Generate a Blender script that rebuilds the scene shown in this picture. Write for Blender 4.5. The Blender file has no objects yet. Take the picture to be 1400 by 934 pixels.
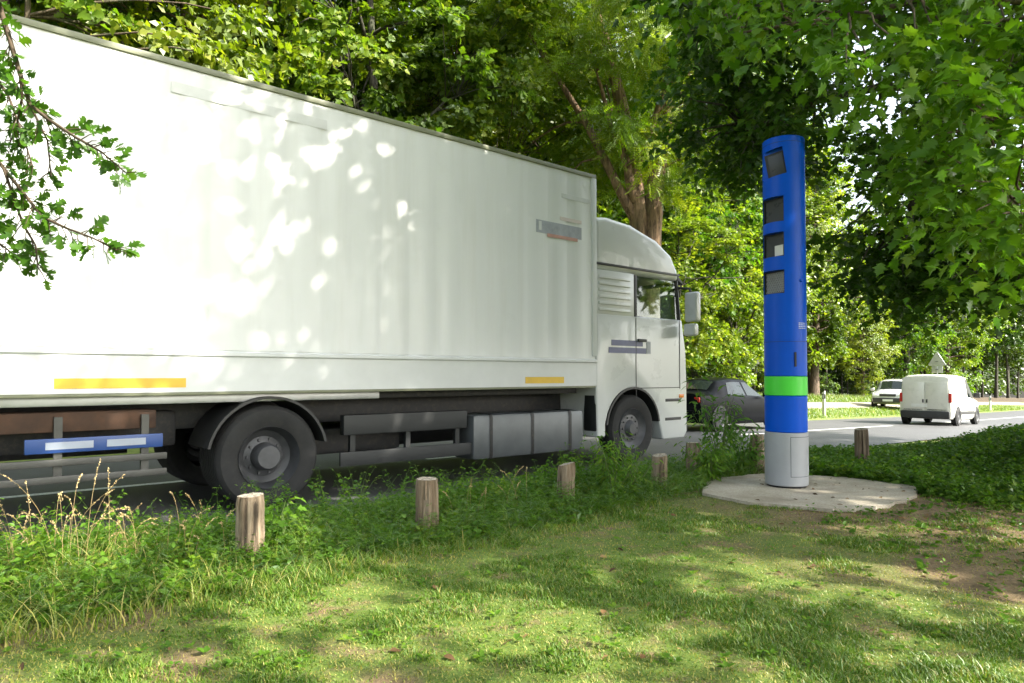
import bpy, bmesh, math, random
import numpy as np
from mathutils import Vector, Matrix

# ------------------------------------------------------------------ camera, light, exposure
SC = bpy.context.scene
COL = SC.collection
EYE = 1.13
FPX = 933.0                       # focal length in photograph pixels (24 mm on 36 mm)
cam_d = bpy.data.cameras.new('camera')
cam_d.lens = 24.0
cam_d.sensor_width = 36.0
cam_d.shift_y = 22.2 / 1400
cam_d.clip_start = 0.05
cam_d.clip_end = 2000
cam = bpy.data.objects.new('camera', cam_d)
cam.location = (0, 0, EYE)
cam.rotation_euler = (math.radians(91.4), 0, 0)
COL.objects.link(cam)
SC.camera = cam

SUN = Vector((1.0, -0.42, 0.90)).normalized()
sun_el = math.asin(SUN.z)
sun_az = math.atan2(SUN.x, SUN.y)
world = bpy.data.worlds.new('World')
SC.world = world
world.use_nodes = True
wn = world.node_tree.nodes
wl = world.node_tree.links
bg = wn['Background']
sky = wn.new('ShaderNodeTexSky')
sky.sky_type = 'NISHITA'
sky.sun_disc = False
sky.sun_elevation = sun_el
sky.sun_rotation = sun_az
sky.air_density = 1.2
sky.dust_density = 4.0
sky.ozone_density = 1.0
bw = wn.new('ShaderNodeHueSaturation')
bw.inputs['Saturation'].default_value = 0.45
wl.new(sky.outputs[0], bw.inputs['Color'])
tintn = wn.new('ShaderNodeMix')
tintn.data_type = 'RGBA'
tintn.blend_type = 'MULTIPLY'
tintn.inputs[0].default_value = 1.0
tintn.inputs[7].default_value = (0.97, 1.0, 1.0, 1)
wl.new(bw.outputs[0], tintn.inputs[6])
wl.new(tintn.outputs[2], bg.inputs[0])
bg.inputs[1].default_value = 0.15
sd = bpy.data.lights.new('sun', 'SUN')
sd.energy = 3.9
sd.angle = math.radians(0.53)
sd.color = (1.0, 0.93, 0.80)
sun = bpy.data.objects.new('sun', sd)
sun.rotation_euler = SUN.to_track_quat('Z', 'Y').to_euler()
sun.location = (20, -10, 30)
COL.objects.link(sun)

SC.view_settings.view_transform = 'Standard'
SC.view_settings.look = 'None'
SC.view_settings.exposure = 2.05
SC.view_settings.gamma = 1.0
SC.cycles.use_denoising = True
SC.cycles.max_bounces = 7
SC.cycles.diffuse_bounces = 4
SC.cycles.glossy_bounces = 3
SC.cycles.transmission_bounces = 5
SC.cycles.transparent_max_bounces = 6
SC.cycles.sample_clamp_indirect = 6.0
SC.cycles.caustics_reflective = False
SC.cycles.caustics_refractive = False

R = np.random.default_rng(11)
random.seed(5)

# ------------------------------------------------------------------ placement helpers
DV = Vector((0.763, 0.647, 0)).normalized()      # direction of the road
NV = Vector((-0.647, 0.763, 0)).normalized()     # across the road, away from the camera
RANG = math.atan2(DV.y, DV.x)


def bend(s):
    s = np.asarray(s, float)
    return 0.0010 * np.clip(s - 10, 0, 60) ** 2


def w2(s, p):
    return DV.x * s + NV.x * p, DV.y * s + NV.y * p


def softplus(x, k=3.0):
    return k * np.logaddexp(0, np.asarray(x, float) / k)


def sstep(a, b, x):
    t = np.clip((np.asarray(x, float) - a) / (b - a), 0, 1)
    return t * t * (3 - 2 * t)


def _h(ix, iy, seed):
    n = (ix * 374761393 + iy * 668265263 + seed * 982451653) & 0x7fffffff
    n = ((n ^ (n >> 13)) * 1274126177) & 0x7fffffff
    return ((n ^ (n >> 16)) & 0xffff) / 65535.0


def noise2(x, y, seed=0):
    x = np.asarray(x, float)
    y = np.asarray(y, float)
    ix = np.floor(x).astype(np.int64)
    iy = np.floor(y).astype(np.int64)
    fx = x - ix
    fy = y - iy
    fx = fx * fx * (3 - 2 * fx)
    fy = fy * fy * (3 - 2 * fy)
    a = _h(ix, iy, seed) * (1 - fx) + _h(ix + 1, iy, seed) * fx
    b = _h(ix, iy + 1, seed) * (1 - fx) + _h(ix + 1, iy + 1, seed) * fx
    return a * (1 - fy) + b * fy


def fbm(x, y, seed=0):
    return (noise2(x, y, seed) + 0.5 * noise2(x * 2.1, y * 2.1, seed + 1) + 0.25 * noise2(x * 4.3, y * 4.3, seed + 2)) / 1.75


NEAR_EDGE, CENTRE, FAR_EDGE = 6.0, 9.2, 12.45


def road_z(s):
    return -0.2 - 0.028 * softplus(np.asarray(s, float) - 10)


def ground_z(x, y):
    x = np.asarray(x, float)
    y = np.asarray(y, float)
    s = DV.x * x + DV.y * y
    p0 = NV.x * x + NV.y * y
    p = p0 - bend(s)
    zr = road_z(s)
    near = -0.035 * softplus(s - 6, 1.5) + 0.012 * softplus(s - 14, 3) + 0.05 * (fbm(x * .6, y * .6, 3) - .5)
    pad = np.exp(-(((x - 2.85) / 1.5) ** 2 + ((y - 6.65) / 1.3) ** 2) ** 2)
    near = near * (1 - pad)
    near = near + 0.42 * sstep(4.7, 7.5, x) * (1 - sstep(2.6, 4.6, p)) * sstep(6.8, 8.8, s) * (1 - sstep(16, 24, s))
    near = near + 0.25 * sstep(4.0, 7.0, x) * (1 - sstep(0.8, 2.6, p)) * sstep(2, 5, s)
    far = zr + 0.06 + 0.10 * np.clip(p - FAR_EDGE - .2, 0, 9)
    t1 = sstep(4.5, 6.05, p)
    z = near * (1 - t1) + (zr - 0.02) * t1
    t2 = sstep(12.3, 12.75, p)
    z = z * (1 - t2) + far * t2
    return z


def gz(x, y):
    return float(ground_z(x, y))


def at(px, py, Z):
    """point seen at photograph pixel (px, py) when it stands Z metres in front of the camera"""
    return Vector(((px - 700) / FPX * Z, Z, EYE - (py - 512) / FPX * Z))


# ------------------------------------------------------------------ object helpers
def tag(o, label=None, cat=None, group=None, kind=None):
    if label:
        o['label'] = label
    if cat:
        o['category'] = cat
    if group:
        o['group'] = group
    if kind:
        o['kind'] = kind
    return o


def link(name, me, parent=None):
    o = bpy.data.objects.new(name, me)
    COL.objects.link(o)
    if parent:
        o.parent = parent
    return o


def thing(name, label, cat, loc=(0, 0, 0), rz=0.0, group=None):
    o = bpy.data.objects.new(name, None)
    o.empty_display_size = 0.3
    o.location = loc
    o.rotation_euler = (0, 0, rz)
    COL.objects.link(o)
    return tag(o, label, cat, group)


def copy_tree(o, parent=None):
    c = o.copy()
    COL.objects.link(c)
    if parent:
        c.parent = parent
    for ch in list(o.children):
        copy_tree(ch, c)
    return c


class MB:
    """collects shapes in one bmesh"""

    def __init__(self):
        self.bm = bmesh.new()

    def _merge(self, tmp, mat=None):
        if mat is not None:
            tmp.transform(mat)
        me = bpy.data.meshes.new('tmp')
        tmp.to_mesh(me)
        tmp.free()
        self.bm.from_mesh(me)
        bpy.data.meshes.remove(me)

    def box(self, c, size, bevel=0.0, rot=None, seg=2):
        t = bmesh.new()
        bmesh.ops.create_cube(t, size=1.0)
        t.transform(Matrix.Diagonal((*size, 1)))
        if bevel > 0:
            bmesh.ops.bevel(t, geom=t.edges[:], offset=bevel, segments=seg, affect='EDGES', profile=0.6)
        M = Matrix.Translation(c)
        if rot is not None:
            M = M @ rot
        self._merge(t, M)
        return self

    def prism(self, poly, y0, y1, bevel=0.0, seg=3, axis='Y', taper=None):
        """polygon in (x,z) extruded along y"""
        t = bmesh.new()
        a = [t.verts.new((x, y0, z)) for x, z in poly]
        b = [t.verts.new((x, y1, z)) for x, z in poly]
        n = len(poly)
        t.faces.new(a)
        t.faces.new(b[::-1])
        for i in range(n):
            j = (i + 1) % n
            t.faces.new((a[j], a[i], b[i], b[j]))
        bmesh.ops.recalc_face_normals(t, faces=t.faces[:])
        if bevel > 0:
            bmesh.ops.bevel(t, geom=t.edges[:], offset=bevel, segments=seg, affect='EDGES', profile=0.55, clamp_overlap=True)
        M = None
        if axis == 'X':
            M = Matrix(((0, 1, 0, 0), (1, 0, 0, 0), (0, 0, 1, 0), (0, 0, 0, 1)))
        self._merge(t, M)
        return self

    def lathe(self, prof, c=(0, 0, 0), axis='Z', seg=32, closed=False):
        """profile of (r, h)"""
        t = bmesh.new()
        rings = []
        for r, h in prof:
            if r < 1e-6:
                rings.append([t.verts.new((0, 0, h))])
            else:
                rings.append([t.verts.new((r * math.cos(2 * math.pi * k / seg), r * math.sin(2 * math.pi * k / seg), h)) for k in range(seg)])
        pairs = list(zip(rings[:-1], rings[1:]))
        if closed:
            pairs.append((rings[-1], rings[0]))
        for A, B in pairs:
            for k in range(seg):
                k2 = (k + 1) % seg
                if len(A) == 1 and len(B) == 1:
                    continue
                if len(A) == 1:
                    t.faces.new((A[0], B[k], B[k2]))
                elif len(B) == 1:
                    t.faces.new((A[k], A[k2], B[0]))
                else:
                    t.faces.new((A[k], A[k2], B[k2], B[k]))
        bmesh.ops.recalc_face_normals(t, faces=t.faces[:])
        M = Matrix.Translation(c)
        if axis == 'Y':
            M = M @ Matrix.Rotation(math.pi / 2, 4, 'X')
        if axis == 'X':
            M = M @ Matrix.Rotation(math.pi / 2, 4, 'Y')
        self._merge(t, M)
        return self

    def tube(self, pts, rad, seg=8, cap=True):
        if not hasattr(rad, '__len__'):
            rad = [rad] * len(pts)
        pts = [Vector(p) for p in pts]
        t = bmesh.new()
        rings = []
        up = Vector((0, 0, 1))
        prev = None
        for i, p in enumerate(pts):
            d = (pts[min(i + 1, len(pts) - 1)] - pts[max(i - 1, 0)]).normalized()
            ref = prev if prev is not None else (up if abs(d.z) < .9 else Vector((1, 0, 0)))
            u = (ref - d * ref.dot(d))
            if u.length < 1e-4:
                u = d.orthogonal()
            u.normalize()
            prev = u
            v = d.cross(u)
            rings.append([t.verts.new(p + (u * math.cos(2 * math.pi * k / seg) + v * math.sin(2 * math.pi * k / seg)) * rad[i]) for k in range(seg)])
        for A, B in zip(rings[:-1], rings[1:]):
            for k in range(seg):
                t.faces.new((A[k], A[(k + 1) % seg], B[(k + 1) % seg], B[k]))
        if cap:
            t.faces.new(rings[0][::-1])
            t.faces.new(rings[-1])
        self._merge(t)
        return self

    def quad(self, *pts):
        self.bm.faces.new([self.bm.verts.new(p) for p in pts])
        return self

    def build(self, name, mat, parent=None, smooth=True, ang=35):
        me = bpy.data.meshes.new(name)
        self.bm.to_mesh(me)
        self.bm.free()
        if smooth and len(me.polygons):
            me.polygons.foreach_set('use_smooth', np.ones(len(me.polygons), bool))
            me.set_sharp_from_angle(angle=math.radians(ang))
        for m in (mat if isinstance(mat, (list, tuple)) else [mat]):
            me.materials.append(m)
        return link(name, me, parent)


def np_mesh(name, V, F, mat, rnd=None, smooth=False):
    """V (n,3); F (m,k) equal-sized polygons or a list of such arrays"""
    if not isinstance(F, list):
        F = [F]
    me = bpy.data.meshes.new(name)
    me.vertices.add(len(V))
    me.vertices.foreach_set('co', np.ascontiguousarray(V, dtype=np.float32).ravel())
    loops = np.concatenate([f.ravel() for f in F]).astype(np.int32)
    tot = np.concatenate([np.full(len(f), f.shape[1]) for f in F]).astype(np.int32)
    st = np.concatenate([[0], np.cumsum(tot)[:-1]]).astype(np.int32)
    me.loops.add(len(loops))
    me.loops.foreach_set('vertex_index', loops)
    me.polygons.add(len(tot))
    me.polygons.foreach_set('loop_start', st)
    me.polygons.foreach_set('loop_total', tot)
    if smooth:
        me.polygons.foreach_set('use_smooth', np.ones(len(tot), bool))
    me.update(calc_edges=True)
    if rnd is not None:
        a = me.attributes.new('rnd', 'FLOAT', 'FACE')
        a.data.foreach_set('value', np.ascontiguousarray(rnd, dtype=np.float32))
    for m in (mat if isinstance(mat, (list, tuple)) else [mat]):
        me.materials.append(m)
    return me


# ------------------------------------------------------------------ materials
def new_mat(name):
    m = bpy.data.materials.new(name)
    m.use_nodes = True
    nt = m.node_tree
    return m, nt, nt.nodes, nt.links, nt.nodes['Principled BSDF']


def ramp(n, l, src, stops, interp='LINEAR'):
    r = n.new('ShaderNodeValToRGB')
    r.color_ramp.interpolation = interp
    e = r.color_ramp.elements
    while len(e) < len(stops):
        e.new(0.5)
    for el, (pos, c) in zip(e, stops):
        el.position = pos
        el.color = (*c, 1) if len(c) == 3 else c
    l.new(src, r.inputs[0])
    return r.outputs[0]


def noise_node(n, l, scale, detail=4, rough=.55, vec=None, dist=0.0):
    t = n.new('ShaderNodeTexNoise')
    t.inputs['Scale'].default_value = scale
    t.inputs['Detail'].default_value = detail
    t.inputs['Roughness'].default_value = rough
    t.inputs['Distortion'].default_value = dist
    if vec is not None:
        l.new(vec, t.inputs['Vector'])
    return t.outputs['Fac']


def mapped(n, l, sc, src='Object'):
    tc = n.new('ShaderNodeTexCoord')
    mp = n.new('ShaderNodeMapping')
    mp.inputs['Scale'].default_value = sc
    l.new(tc.outputs[src], mp.inputs[0])
    return mp.outputs[0]


def bump(n, l, b, h, strength=.4, dist=.01):
    bn = n.new('ShaderNodeBump')
    bn.inputs['Strength'].default_value = strength
    bn.inputs['Distance'].default_value = dist
    l.new(h, bn.inputs['Height'])
    l.new(bn.outputs[0], b.inputs['Normal'])


def mixc(n, l, fac, a, b, mode='MIX'):
    mx = n.new('ShaderNodeMix')
    mx.data_type = 'RGBA'
    mx.blend_type = mode
    for sock, v in ((mx.inputs[0], fac), (mx.inputs[6], a), (mx.inputs[7], b)):
        if isinstance(v, (int, float)):
            sock.default_value = v
        elif isinstance(v, tuple):
            sock.default_value = (*v, 1) if len(v) == 3 else v
        else:
            l.new(v, sock)
    return mx.outputs[2]


def paint(name, col, rough=.4, metal=0.0, var=.06, scale=6, coat=0.0, dirt=None, bumpy=0.0, spec=.5):
    """painted, moulded or metal surface with slight unevenness of tone and gloss"""
    m, nt, n, l, b = new_mat(name)
    v = mapped(n, l, (1, 1, 1))
    f = noise_node(n, l, scale, 5, .6, v)
    lo = tuple(c * (1 - var * 1.6) for c in col)
    hi = tuple(min(1, c * (1 + var)) for c in col)
    c = ramp(n, l, f, [(.3, lo), (.7, hi)])
    if dirt:
        f2 = noise_node(n, l, scale * 2.7, 6, .7, v)
        k = ramp(n, l, f2, [(.5, (0, 0, 0)), (.75, (1, 1, 1))])
        c = mixc(n, l, k, c, dirt)
    l.new(c, b.inputs['Base Color'])
    r = n.new('ShaderNodeMapRange')
    l.new(f, r.inputs[0])
    r.inputs[3].default_value = max(.02, rough - .07)
    r.inputs[4].default_value = min(1, rough + .09)
    l.new(r.outputs[0], b.inputs['Roughness'])
    b.inputs['Metallic'].default_value = metal
    b.inputs['Specular IOR Level'].default_value = spec
    b.inputs['Coat Weight'].default_value = coat
    if bumpy:
        bump(n, l, b, noise_node(n, l, 90, 3, .6, v), bumpy, .004)
    return m


def leaf_mat(name, dark, mid, light, trans=.5, tint=(1.25, 1.35, .6), rough=.5, objvar=.0, gloss=.02):
    m, nt, n, l, b = new_mat(name)
    at_ = n.new('ShaderNodeAttribute')
    at_.attribute_name = 'rnd'
    c = ramp(n, l, at_.outputs['Fac'], [(0, dark), (.5, mid), (1, light)])
    if objvar:
        oi = n.new('ShaderNodeObjectInfo')
        hs = n.new('ShaderNodeHueSaturation')
        mr = n.new('ShaderNodeMapRange')
        l.new(oi.outputs['Random'], mr.inputs[0])
        mr.inputs[3].default_value = .5 - objvar * .5
        mr.inputs[4].default_value = .5 + objvar * .45
        l.new(mr.outputs[0], hs.inputs['Hue'])
        l.new(c, hs.inputs['Color'])
        c = hs.outputs[0]
    n.remove(b)
    df = n.new('ShaderNodeBsdfDiffuse')
    tr = n.new('ShaderNodeBsdfTranslucent')
    gl = n.new('ShaderNodeBsdfGlossy')
    gl.inputs['Roughness'].default_value = rough
    gl.inputs['Color'].default_value = (.8, .85, .8, 1)
    l.new(c, df.inputs[0])
    l.new(mixc(n, l, 1.0, c, tint, 'MULTIPLY'), tr.inputs[0])
    m1 = n.new('ShaderNodeMixShader')
    m1.inputs[0].default_value = trans
    l.new(df.outputs[0], m1.inputs[1])
    l.new(tr.outputs[0], m1.inputs[2])
    m2 = n.new('ShaderNodeMixShader')
    fr = n.new('ShaderNodeLayerWeight')
    fr.inputs[0].default_value = .25
    mm = n.new('ShaderNodeMath')
    mm.operation = 'MULTIPLY_ADD'
    l.new(fr.outputs['Fresnel'], mm.inputs[0])
    mm.inputs[1].default_value = .10
    mm.inputs[2].default_value = gloss
    l.new(mm.outputs[0], m2.inputs[0])
    l.new(m1.outputs[0], m2.inputs[1])
    l.new(gl.outputs[0], m2.inputs[2])
    l.new(m2.outputs[0], n['Material Output'].inputs[0])
    return m


def bark_mat(name, dark, light, sc=(9, 9, 1.6), b_str=.9):
    m, nt, n, l, b = new_mat(name)
    v = mapped(n, l, sc)
    f = noise_node(n, l, 1.6, 7, .68, v, .8)
    f2 = noise_node(n, l, .6, 3, .5, mapped(n, l, (2, 2, 2)))
    c = ramp(n, l, f, [(.36, dark), (.62, light)])
    c = mixc(n, l, ramp(n, l, f2, [(.5, (0, 0, 0)), (.68, (.55, .55, .55))]), c, (.055, .07, .03))
    l.new(c, b.inputs['Base Color'])
    b.inputs['Roughness'].default_value = .9
    bump(n, l, b, f, b_str, .04)
    return m


M = {}
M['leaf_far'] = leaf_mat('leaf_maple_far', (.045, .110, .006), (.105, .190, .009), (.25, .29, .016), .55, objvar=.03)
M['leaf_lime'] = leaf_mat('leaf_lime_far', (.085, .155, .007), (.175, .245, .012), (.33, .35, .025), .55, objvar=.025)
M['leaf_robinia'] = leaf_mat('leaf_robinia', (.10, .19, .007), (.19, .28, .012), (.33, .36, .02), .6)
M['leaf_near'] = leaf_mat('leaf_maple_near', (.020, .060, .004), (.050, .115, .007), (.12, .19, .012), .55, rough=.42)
M['leaf_branch'] = leaf_mat('leaf_maple_low_branch', (.055, .145, .007), (.10, .21, .010), (.18, .27, .018), .6, rough=.42)
M['leaf_hawthorn'] = leaf_mat('leaf_hawthorn', (.032, .095, .006), (.06, .15, .010), (.10, .20, .013), .5, gloss=.02, rough=.38)
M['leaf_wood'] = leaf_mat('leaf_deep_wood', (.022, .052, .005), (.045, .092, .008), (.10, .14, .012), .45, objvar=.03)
M['weed'] = leaf_mat('weed_leaf', (.045, .125, .007), (.095, .205, .011), (.20, .27, .02), .5)
M['bramble'] = leaf_mat('bramble_leaf', (.038, .105, .007), (.08, .175, .010), (.17, .24, .018), .48)
M['shrub'] = leaf_mat('shrub_leaf', (.045, .125, .014), (.085, .19, .02), (.15, .24, .03), .5)
M['blade'] = leaf_mat('grass_blade', (.050, .125, .006), (.100, .195, .010), (.38, .32, .09), .4, tint=(1.2, 1.25, .7))
M['long_blade'] = leaf_mat('long_grass_blade', (.065, .155, .009), (.14, .23, .015), (.46, .39, .13), .45, tint=(1.2, 1.2, .7))
M['dry'] = leaf_mat('dry_grass_stalk', (.30, .21, .09), (.44, .33, .16), (.60, .48, .26), .25, tint=(1.1, 1.05, .9))
M['bark'] = bark_mat('bark_brown', (.035, .025, .018), (.17, .12, .08))
M['bark_red'] = bark_mat('bark_robinia', (.06, .035, .022), (.30, .19, .115), (7, 7, 1.2), 1.0)
M['bark_dark'] = bark_mat('bark_dark_grey', (.022, .020, .016), (.085, .075, .055))
M['twig'] = paint('twig_brown', (.06, .04, .022), .8)
M['green_stem'] = paint('green_stem', (.10, .15, .04), .7)

M['truck_plain'] = paint('truck_white_paint', (.68, .695, .70), .34, var=.03, scale=1.2, coat=.15)
def truck_side():
    m, nt, n, l, b = new_mat('truck_white_panel')
    f = noise_node(n, l, 1.0, 6, .65, mapped(n, l, (5, 1, .35)))
    g = noise_node(n, l, 3.0, 6, .7, mapped(n, l, (1, 1, 1)))
    c = mixc(n, l, ramp(n, l, f, [(.48, (0, 0, 0)), (.75, (.55, .55, .55))]), (.71, .72, .725), (.62, .62, .60))
    c = mixc(n, l, ramp(n, l, g, [(.60, (0, 0, 0)), (.8, (.3, .3, .3))]), c, (.58, .57, .54))
    l.new(c, b.inputs['Base Color'])
    b.inputs['Roughness'].default_value = .36
    b.inputs['Coat Weight'].default_value = .1
    bump(n, l, b, g, .05, .01)
    return m


M['truck_white'] = truck_side()
M['cab_white'] = paint('cab_white_paint', (.64, .655, .655), .28, var=.02, scale=1.5, coat=.4)
M['box_rail'] = paint('box_bottom_rail', (.64, .655, .66), .35, var=.05, scale=2)
M['grey_rail'] = paint('olive_grey_edge', (.20, .21, .14), .5)
M['alu'] = paint('dull_aluminium', (.52, .53, .54), .38, .6, .1, 5)
M['guard_grey'] = paint('guard_grey', (.07, .07, .065), .5, .2, .15, 5)
M['tank'] = paint('tank_grey', (.13, .14, .15), .40, .35, .1, 4)
M['chassis'] = paint('chassis_black', (.022, .022, .024), .55, var=.2, dirt=(.06, .05, .04))
M['dark_plastic'] = paint('dark_plastic', (.03, .03, .032), .5, var=.15, bumpy=.1)
M['grey_plastic'] = paint('grey_plastic', (.022, .024, .026), .55, var=.12)
M['tyre'] = paint('tyre_rubber', (.020, .020, .021), .82, var=.25, dirt=(.032, .03, .027))
M['rim'] = paint('rim_steel', (.09, .092, .10), .5, .5, .15, 9)
M['yellow_tape'] = paint('yellow_marking_tape', (.72, .46, .04), .42)
M['slate_print'] = paint('slate_print', (.36, .38, .43), .42, var=.15)
M['red_print'] = paint('red_print', (.50, .27, .22), .42, var=.1)
M['pinkish_print'] = paint('pinkish_print', (.66, .58, .56), .42, var=.05)
M['faint_print'] = paint('faint_grey_print', (.62, .63, .63), .42, var=.05)
M['blue_print'] = paint('navy_print', (.13, .14, .27), .42, var=.1)
M['blue_board'] = paint('blue_board', (.02, .06, .22), .4)
M['white_board'] = paint('white_board', (.32, .36, .44), .45)
M['rust'] = paint('rusty_steel', (.07, .035, .02), .8, var=.3, dirt=(.05, .03, .02))
M['red_lens'] = paint('red_lamp_lens', (.45, .02, .015), .15)
M['orange_lens'] = paint('orange_lamp_lens', (.75, .22, .02), .15)
M['clear_lens'] = paint('clear_lamp_lens', (.72, .74, .76), .12)

M['blue'] = paint('column_blue_paint', (.0005, .080, .56), .34, var=.05, scale=3, spec=.16)
M['green_band'] = paint('column_green_band', (.055, .62, .035), .35, var=.03)
M['col_grey'] = paint('column_grey_paint', (.34, .35, .38), .42, .15, .05, 4)
M['recess'] = paint('recess_black', (.012, .013, .016), .6)
M['cam_glass'] = paint('camera_glass', (.040, .042, .046), .28, spec=.3)
M['seam'] = paint('dark_seam', (.01, .015, .05), .6)
M['pale_print'] = paint('pale_print', (.55, .60, .72), .5)
M['cream'] = paint('cream_reflector', (.66, .64, .58), .35)
M['mesh_grey'] = paint('honeycomb_grey', (.55, .55, .56), .4, .3)

M['car_black'] = paint('dark_car_paint', (.003, .0035, .005), .3, .0, .05, 2, coat=.0, spec=.06)
M['van_white'] = paint('van_white_paint', (.66, .65, .60), .28, var=.03, coat=.5)
M['suv_paint'] = paint('suv_pale_paint', (.60, .60, .60), .2, .3, .03, 2, coat=.6)
M['plate'] = paint('number_plate_white', (.70, .70, .68), .5)


def glass_mat(name, tint, fac):
    m, nt, n, l, b = new_mat(name)
    n.remove(b)
    tr = n.new('ShaderNodeBsdfTransparent')
    tr.inputs[0].default_value = (*tint, 1)
    gl = n.new('ShaderNodeBsdfGlossy')
    gl.inputs['Roughness'].default_value = .03
    gl.inputs['Color'].default_value = (.9, .95, .95, 1)
    fr = n.new('ShaderNodeFresnel')
    fr.inputs[0].default_value = 1.5
    mm = n.new('ShaderNodeMath')
    mm.operation = 'ADD'
    nz = noise_node(n, l, 3, 2)
    m3 = n.new('ShaderNodeMath')
    m3.operation = 'MULTIPLY_ADD'
    l.new(nz, m3.inputs[0])
    m3.inputs[1].default_value = .04
    m3.inputs[2].default_value = fac - .02
    l.new(m3.outputs[0], mm.inputs[0])
    l.new(fr.outputs[0], mm.inputs[1])
    mx = n.new('ShaderNodeMixShader')
    l.new(mm.outputs[0], mx.inputs[0])
    l.new(tr.outputs[0], mx.inputs[1])
    l.new(gl.outputs[0], mx.inputs[2])
    l.new(mx.outputs[0], n['Material Output'].inputs[0])
    return m


M['glass'] = glass_mat('vehicle_glass', (.42, .52, .44), .05)
M['glass_dark'] = paint('tinted_glass', (.010, .015, .014), .08, spec=.4)


def ground_material():
    m, nt, n, l, b = new_mat('ground_turf_and_soil')
    ge = n.new('ShaderNodeNewGeometry')
    dp = n.new('ShaderNodeVectorMath')
    dp.operation = 'DOT_PRODUCT'
    l.new(ge.outputs['Position'], dp.inputs[0])
    dp.inputs[1].default_value = tuple(NV)
    pos = ge.outputs['Position']
    big = noise_node(n, l, .7, 5, .6, pos)
    mid = noise_node(n, l, 4.0, 6, .65, pos)
    fine = noise_node(n, l, 45, 5, .7, pos)
    soil = ramp(n, l, fine, [(.3, (.085, .056, .028)), (.7, (.23, .155, .08))])
    moss = ramp(n, l, fine, [(.3, (.045, .095, .007)), (.7, (.13, .185, .018))])
    k = ramp(n, l, mid, [(.50, (0, 0, 0)), (.68, (1, 1, 1))])
    turf = mixc(n, l, k, moss, soil)
    # forest floor starts beyond the far verge
    mr = n.new('ShaderNodeMapRange')
    ad = n.new('ShaderNodeMath')
    ad.operation = 'MULTIPLY_ADD'
    l.new(big, ad.inputs[0])
    ad.inputs[1].default_value = 4.0
    l.new(dp.outputs['Value'], ad.inputs[2])
    l.new(ad.outputs[0], mr.inputs[0])
    mr.inputs[1].default_value = 21.5
    mr.inputs[2].default_value = 23.5
    litter = ramp(n, l, fine, [(.3, (.030, .022, .012)), (.7, (.11, .075, .04))])
    # lush verge between road and wood
    mr2 = n.new('ShaderNodeMapRange')
    l.new(dp.outputs['Value'], mr2.inputs[0])
    mr2.inputs[1].default_value = 11.5
    mr2.inputs[2].default_value = 12.5
    verge = ramp(n, l, mid, [(.3, (.07, .12, .02)), (.7, (.17, .19, .045))])
    sa = n.new('ShaderNodeAttribute')
    sa.attribute_name = 'soil'
    turf = mixc(n, l, ramp(n, l, sa.outputs['Fac'], [(.12, (0, 0, 0)), (.6, (.95, .95, .95))]), turf, soil)
    c = mixc(n, l, mr2.outputs[0], turf, verge)
    c = mixc(n, l, mr.outputs[0], c, litter)
    l.new(c, b.inputs['Base Color'])
    b.inputs['Roughness'].default_value = .95
    bump(n, l, b, fine, .7, .03)
    return m


def asphalt_material():
    m, nt, n, l, b = new_mat('road_asphalt')
    ge = n.new('ShaderNodeNewGeometry')
    pos = ge.outputs['Position']
    f = noise_node(n, l, 260, 3, .7, pos)
    g = noise_node(n, l, .8, 5, .6, pos)
    c = ramp(n, l, f, [(.3, (.042, .043, .046)), (.72, (.115, .115, .118))])
    c = mixc(n, l, ramp(n, l, g, [(.4, (0, 0, 0)), (.7, (.5, .5, .5))]), c, (.11, .11, .112))
    l.new(c, b.inputs['Base Color'])
    b.inputs['Roughness'].default_value = .62
    bump(n, l, b, f, .35, .006)
    return m


def line_material():
    m, nt, n, l, b = new_mat('road_line_paint')
    ge = n.new('ShaderNodeNewGeometry')
    f = noise_node(n, l, 30, 6, .75, ge.outputs['Position'])
    c = ramp(n, l, f, [(.33, (.22, .22, .21)), (.5, (.74, .74, .72))])
    l.new(c, b.inputs['Base Color'])
    b.inputs['Roughness'].default_value = .6
    return m


def concrete_material():
    m, nt, n, l, b = new_mat('pad_concrete')
    v = mapped(n, l, (1, 1, 1))
    f = noise_node(n, l, 2.2, 6, .65, v)
    g = noise_node(n, l, 60, 4, .7, v)
    c = ramp(n, l, f, [(.32, (.25, .21, .155)), (.52, (.42, .375, .30)), (.72, (.52, .47, .39))])
    c = mixc(n, l, ramp(n, l, g, [(.40, (.55, .55, .55)), (.6, (0, 0, 0))]), c, (.22, .19, .15))
    l.new(c, b.inputs['Base Color'])
    b.inputs['Roughness'].default_value = .85
    bump(n, l, b, g, .4, .006)
    return m


def post_material():
    m, nt, n, l, b = new_mat('weathered_post_wood')
    v = mapped(n, l, (16, 16, 1.3))
    f = noise_node(n, l, 1.4, 8, .7, v, .6)
    big = noise_node(n, l, 5, 4, .6, mapped(n, l, (1, 1, .5)))
    oi = n.new('ShaderNodeObjectInfo')
    c = ramp(n, l, f, [(.40, (.035, .025, .016)), (.50, (.20, .15, .10)), (.68, (.37, .30, .22))])
    c = mixc(n, l, ramp(n, l, big, [(.45, (0, 0, 0)), (.7, (.6, .6, .6))]), c, (.16, .10, .06))
    c = mixc(n, l, ramp(n, l, oi.outputs['Random'], [(0, (0, 0, 0)), (1, (.5, .5, .5))]), c, (.11, .075, .045))
    l.new(c, b.inputs['Base Color'])
    b.inputs['Roughness'].default_value = .9
    bump(n, l, b, f, .9, .012)
    return m


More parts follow.
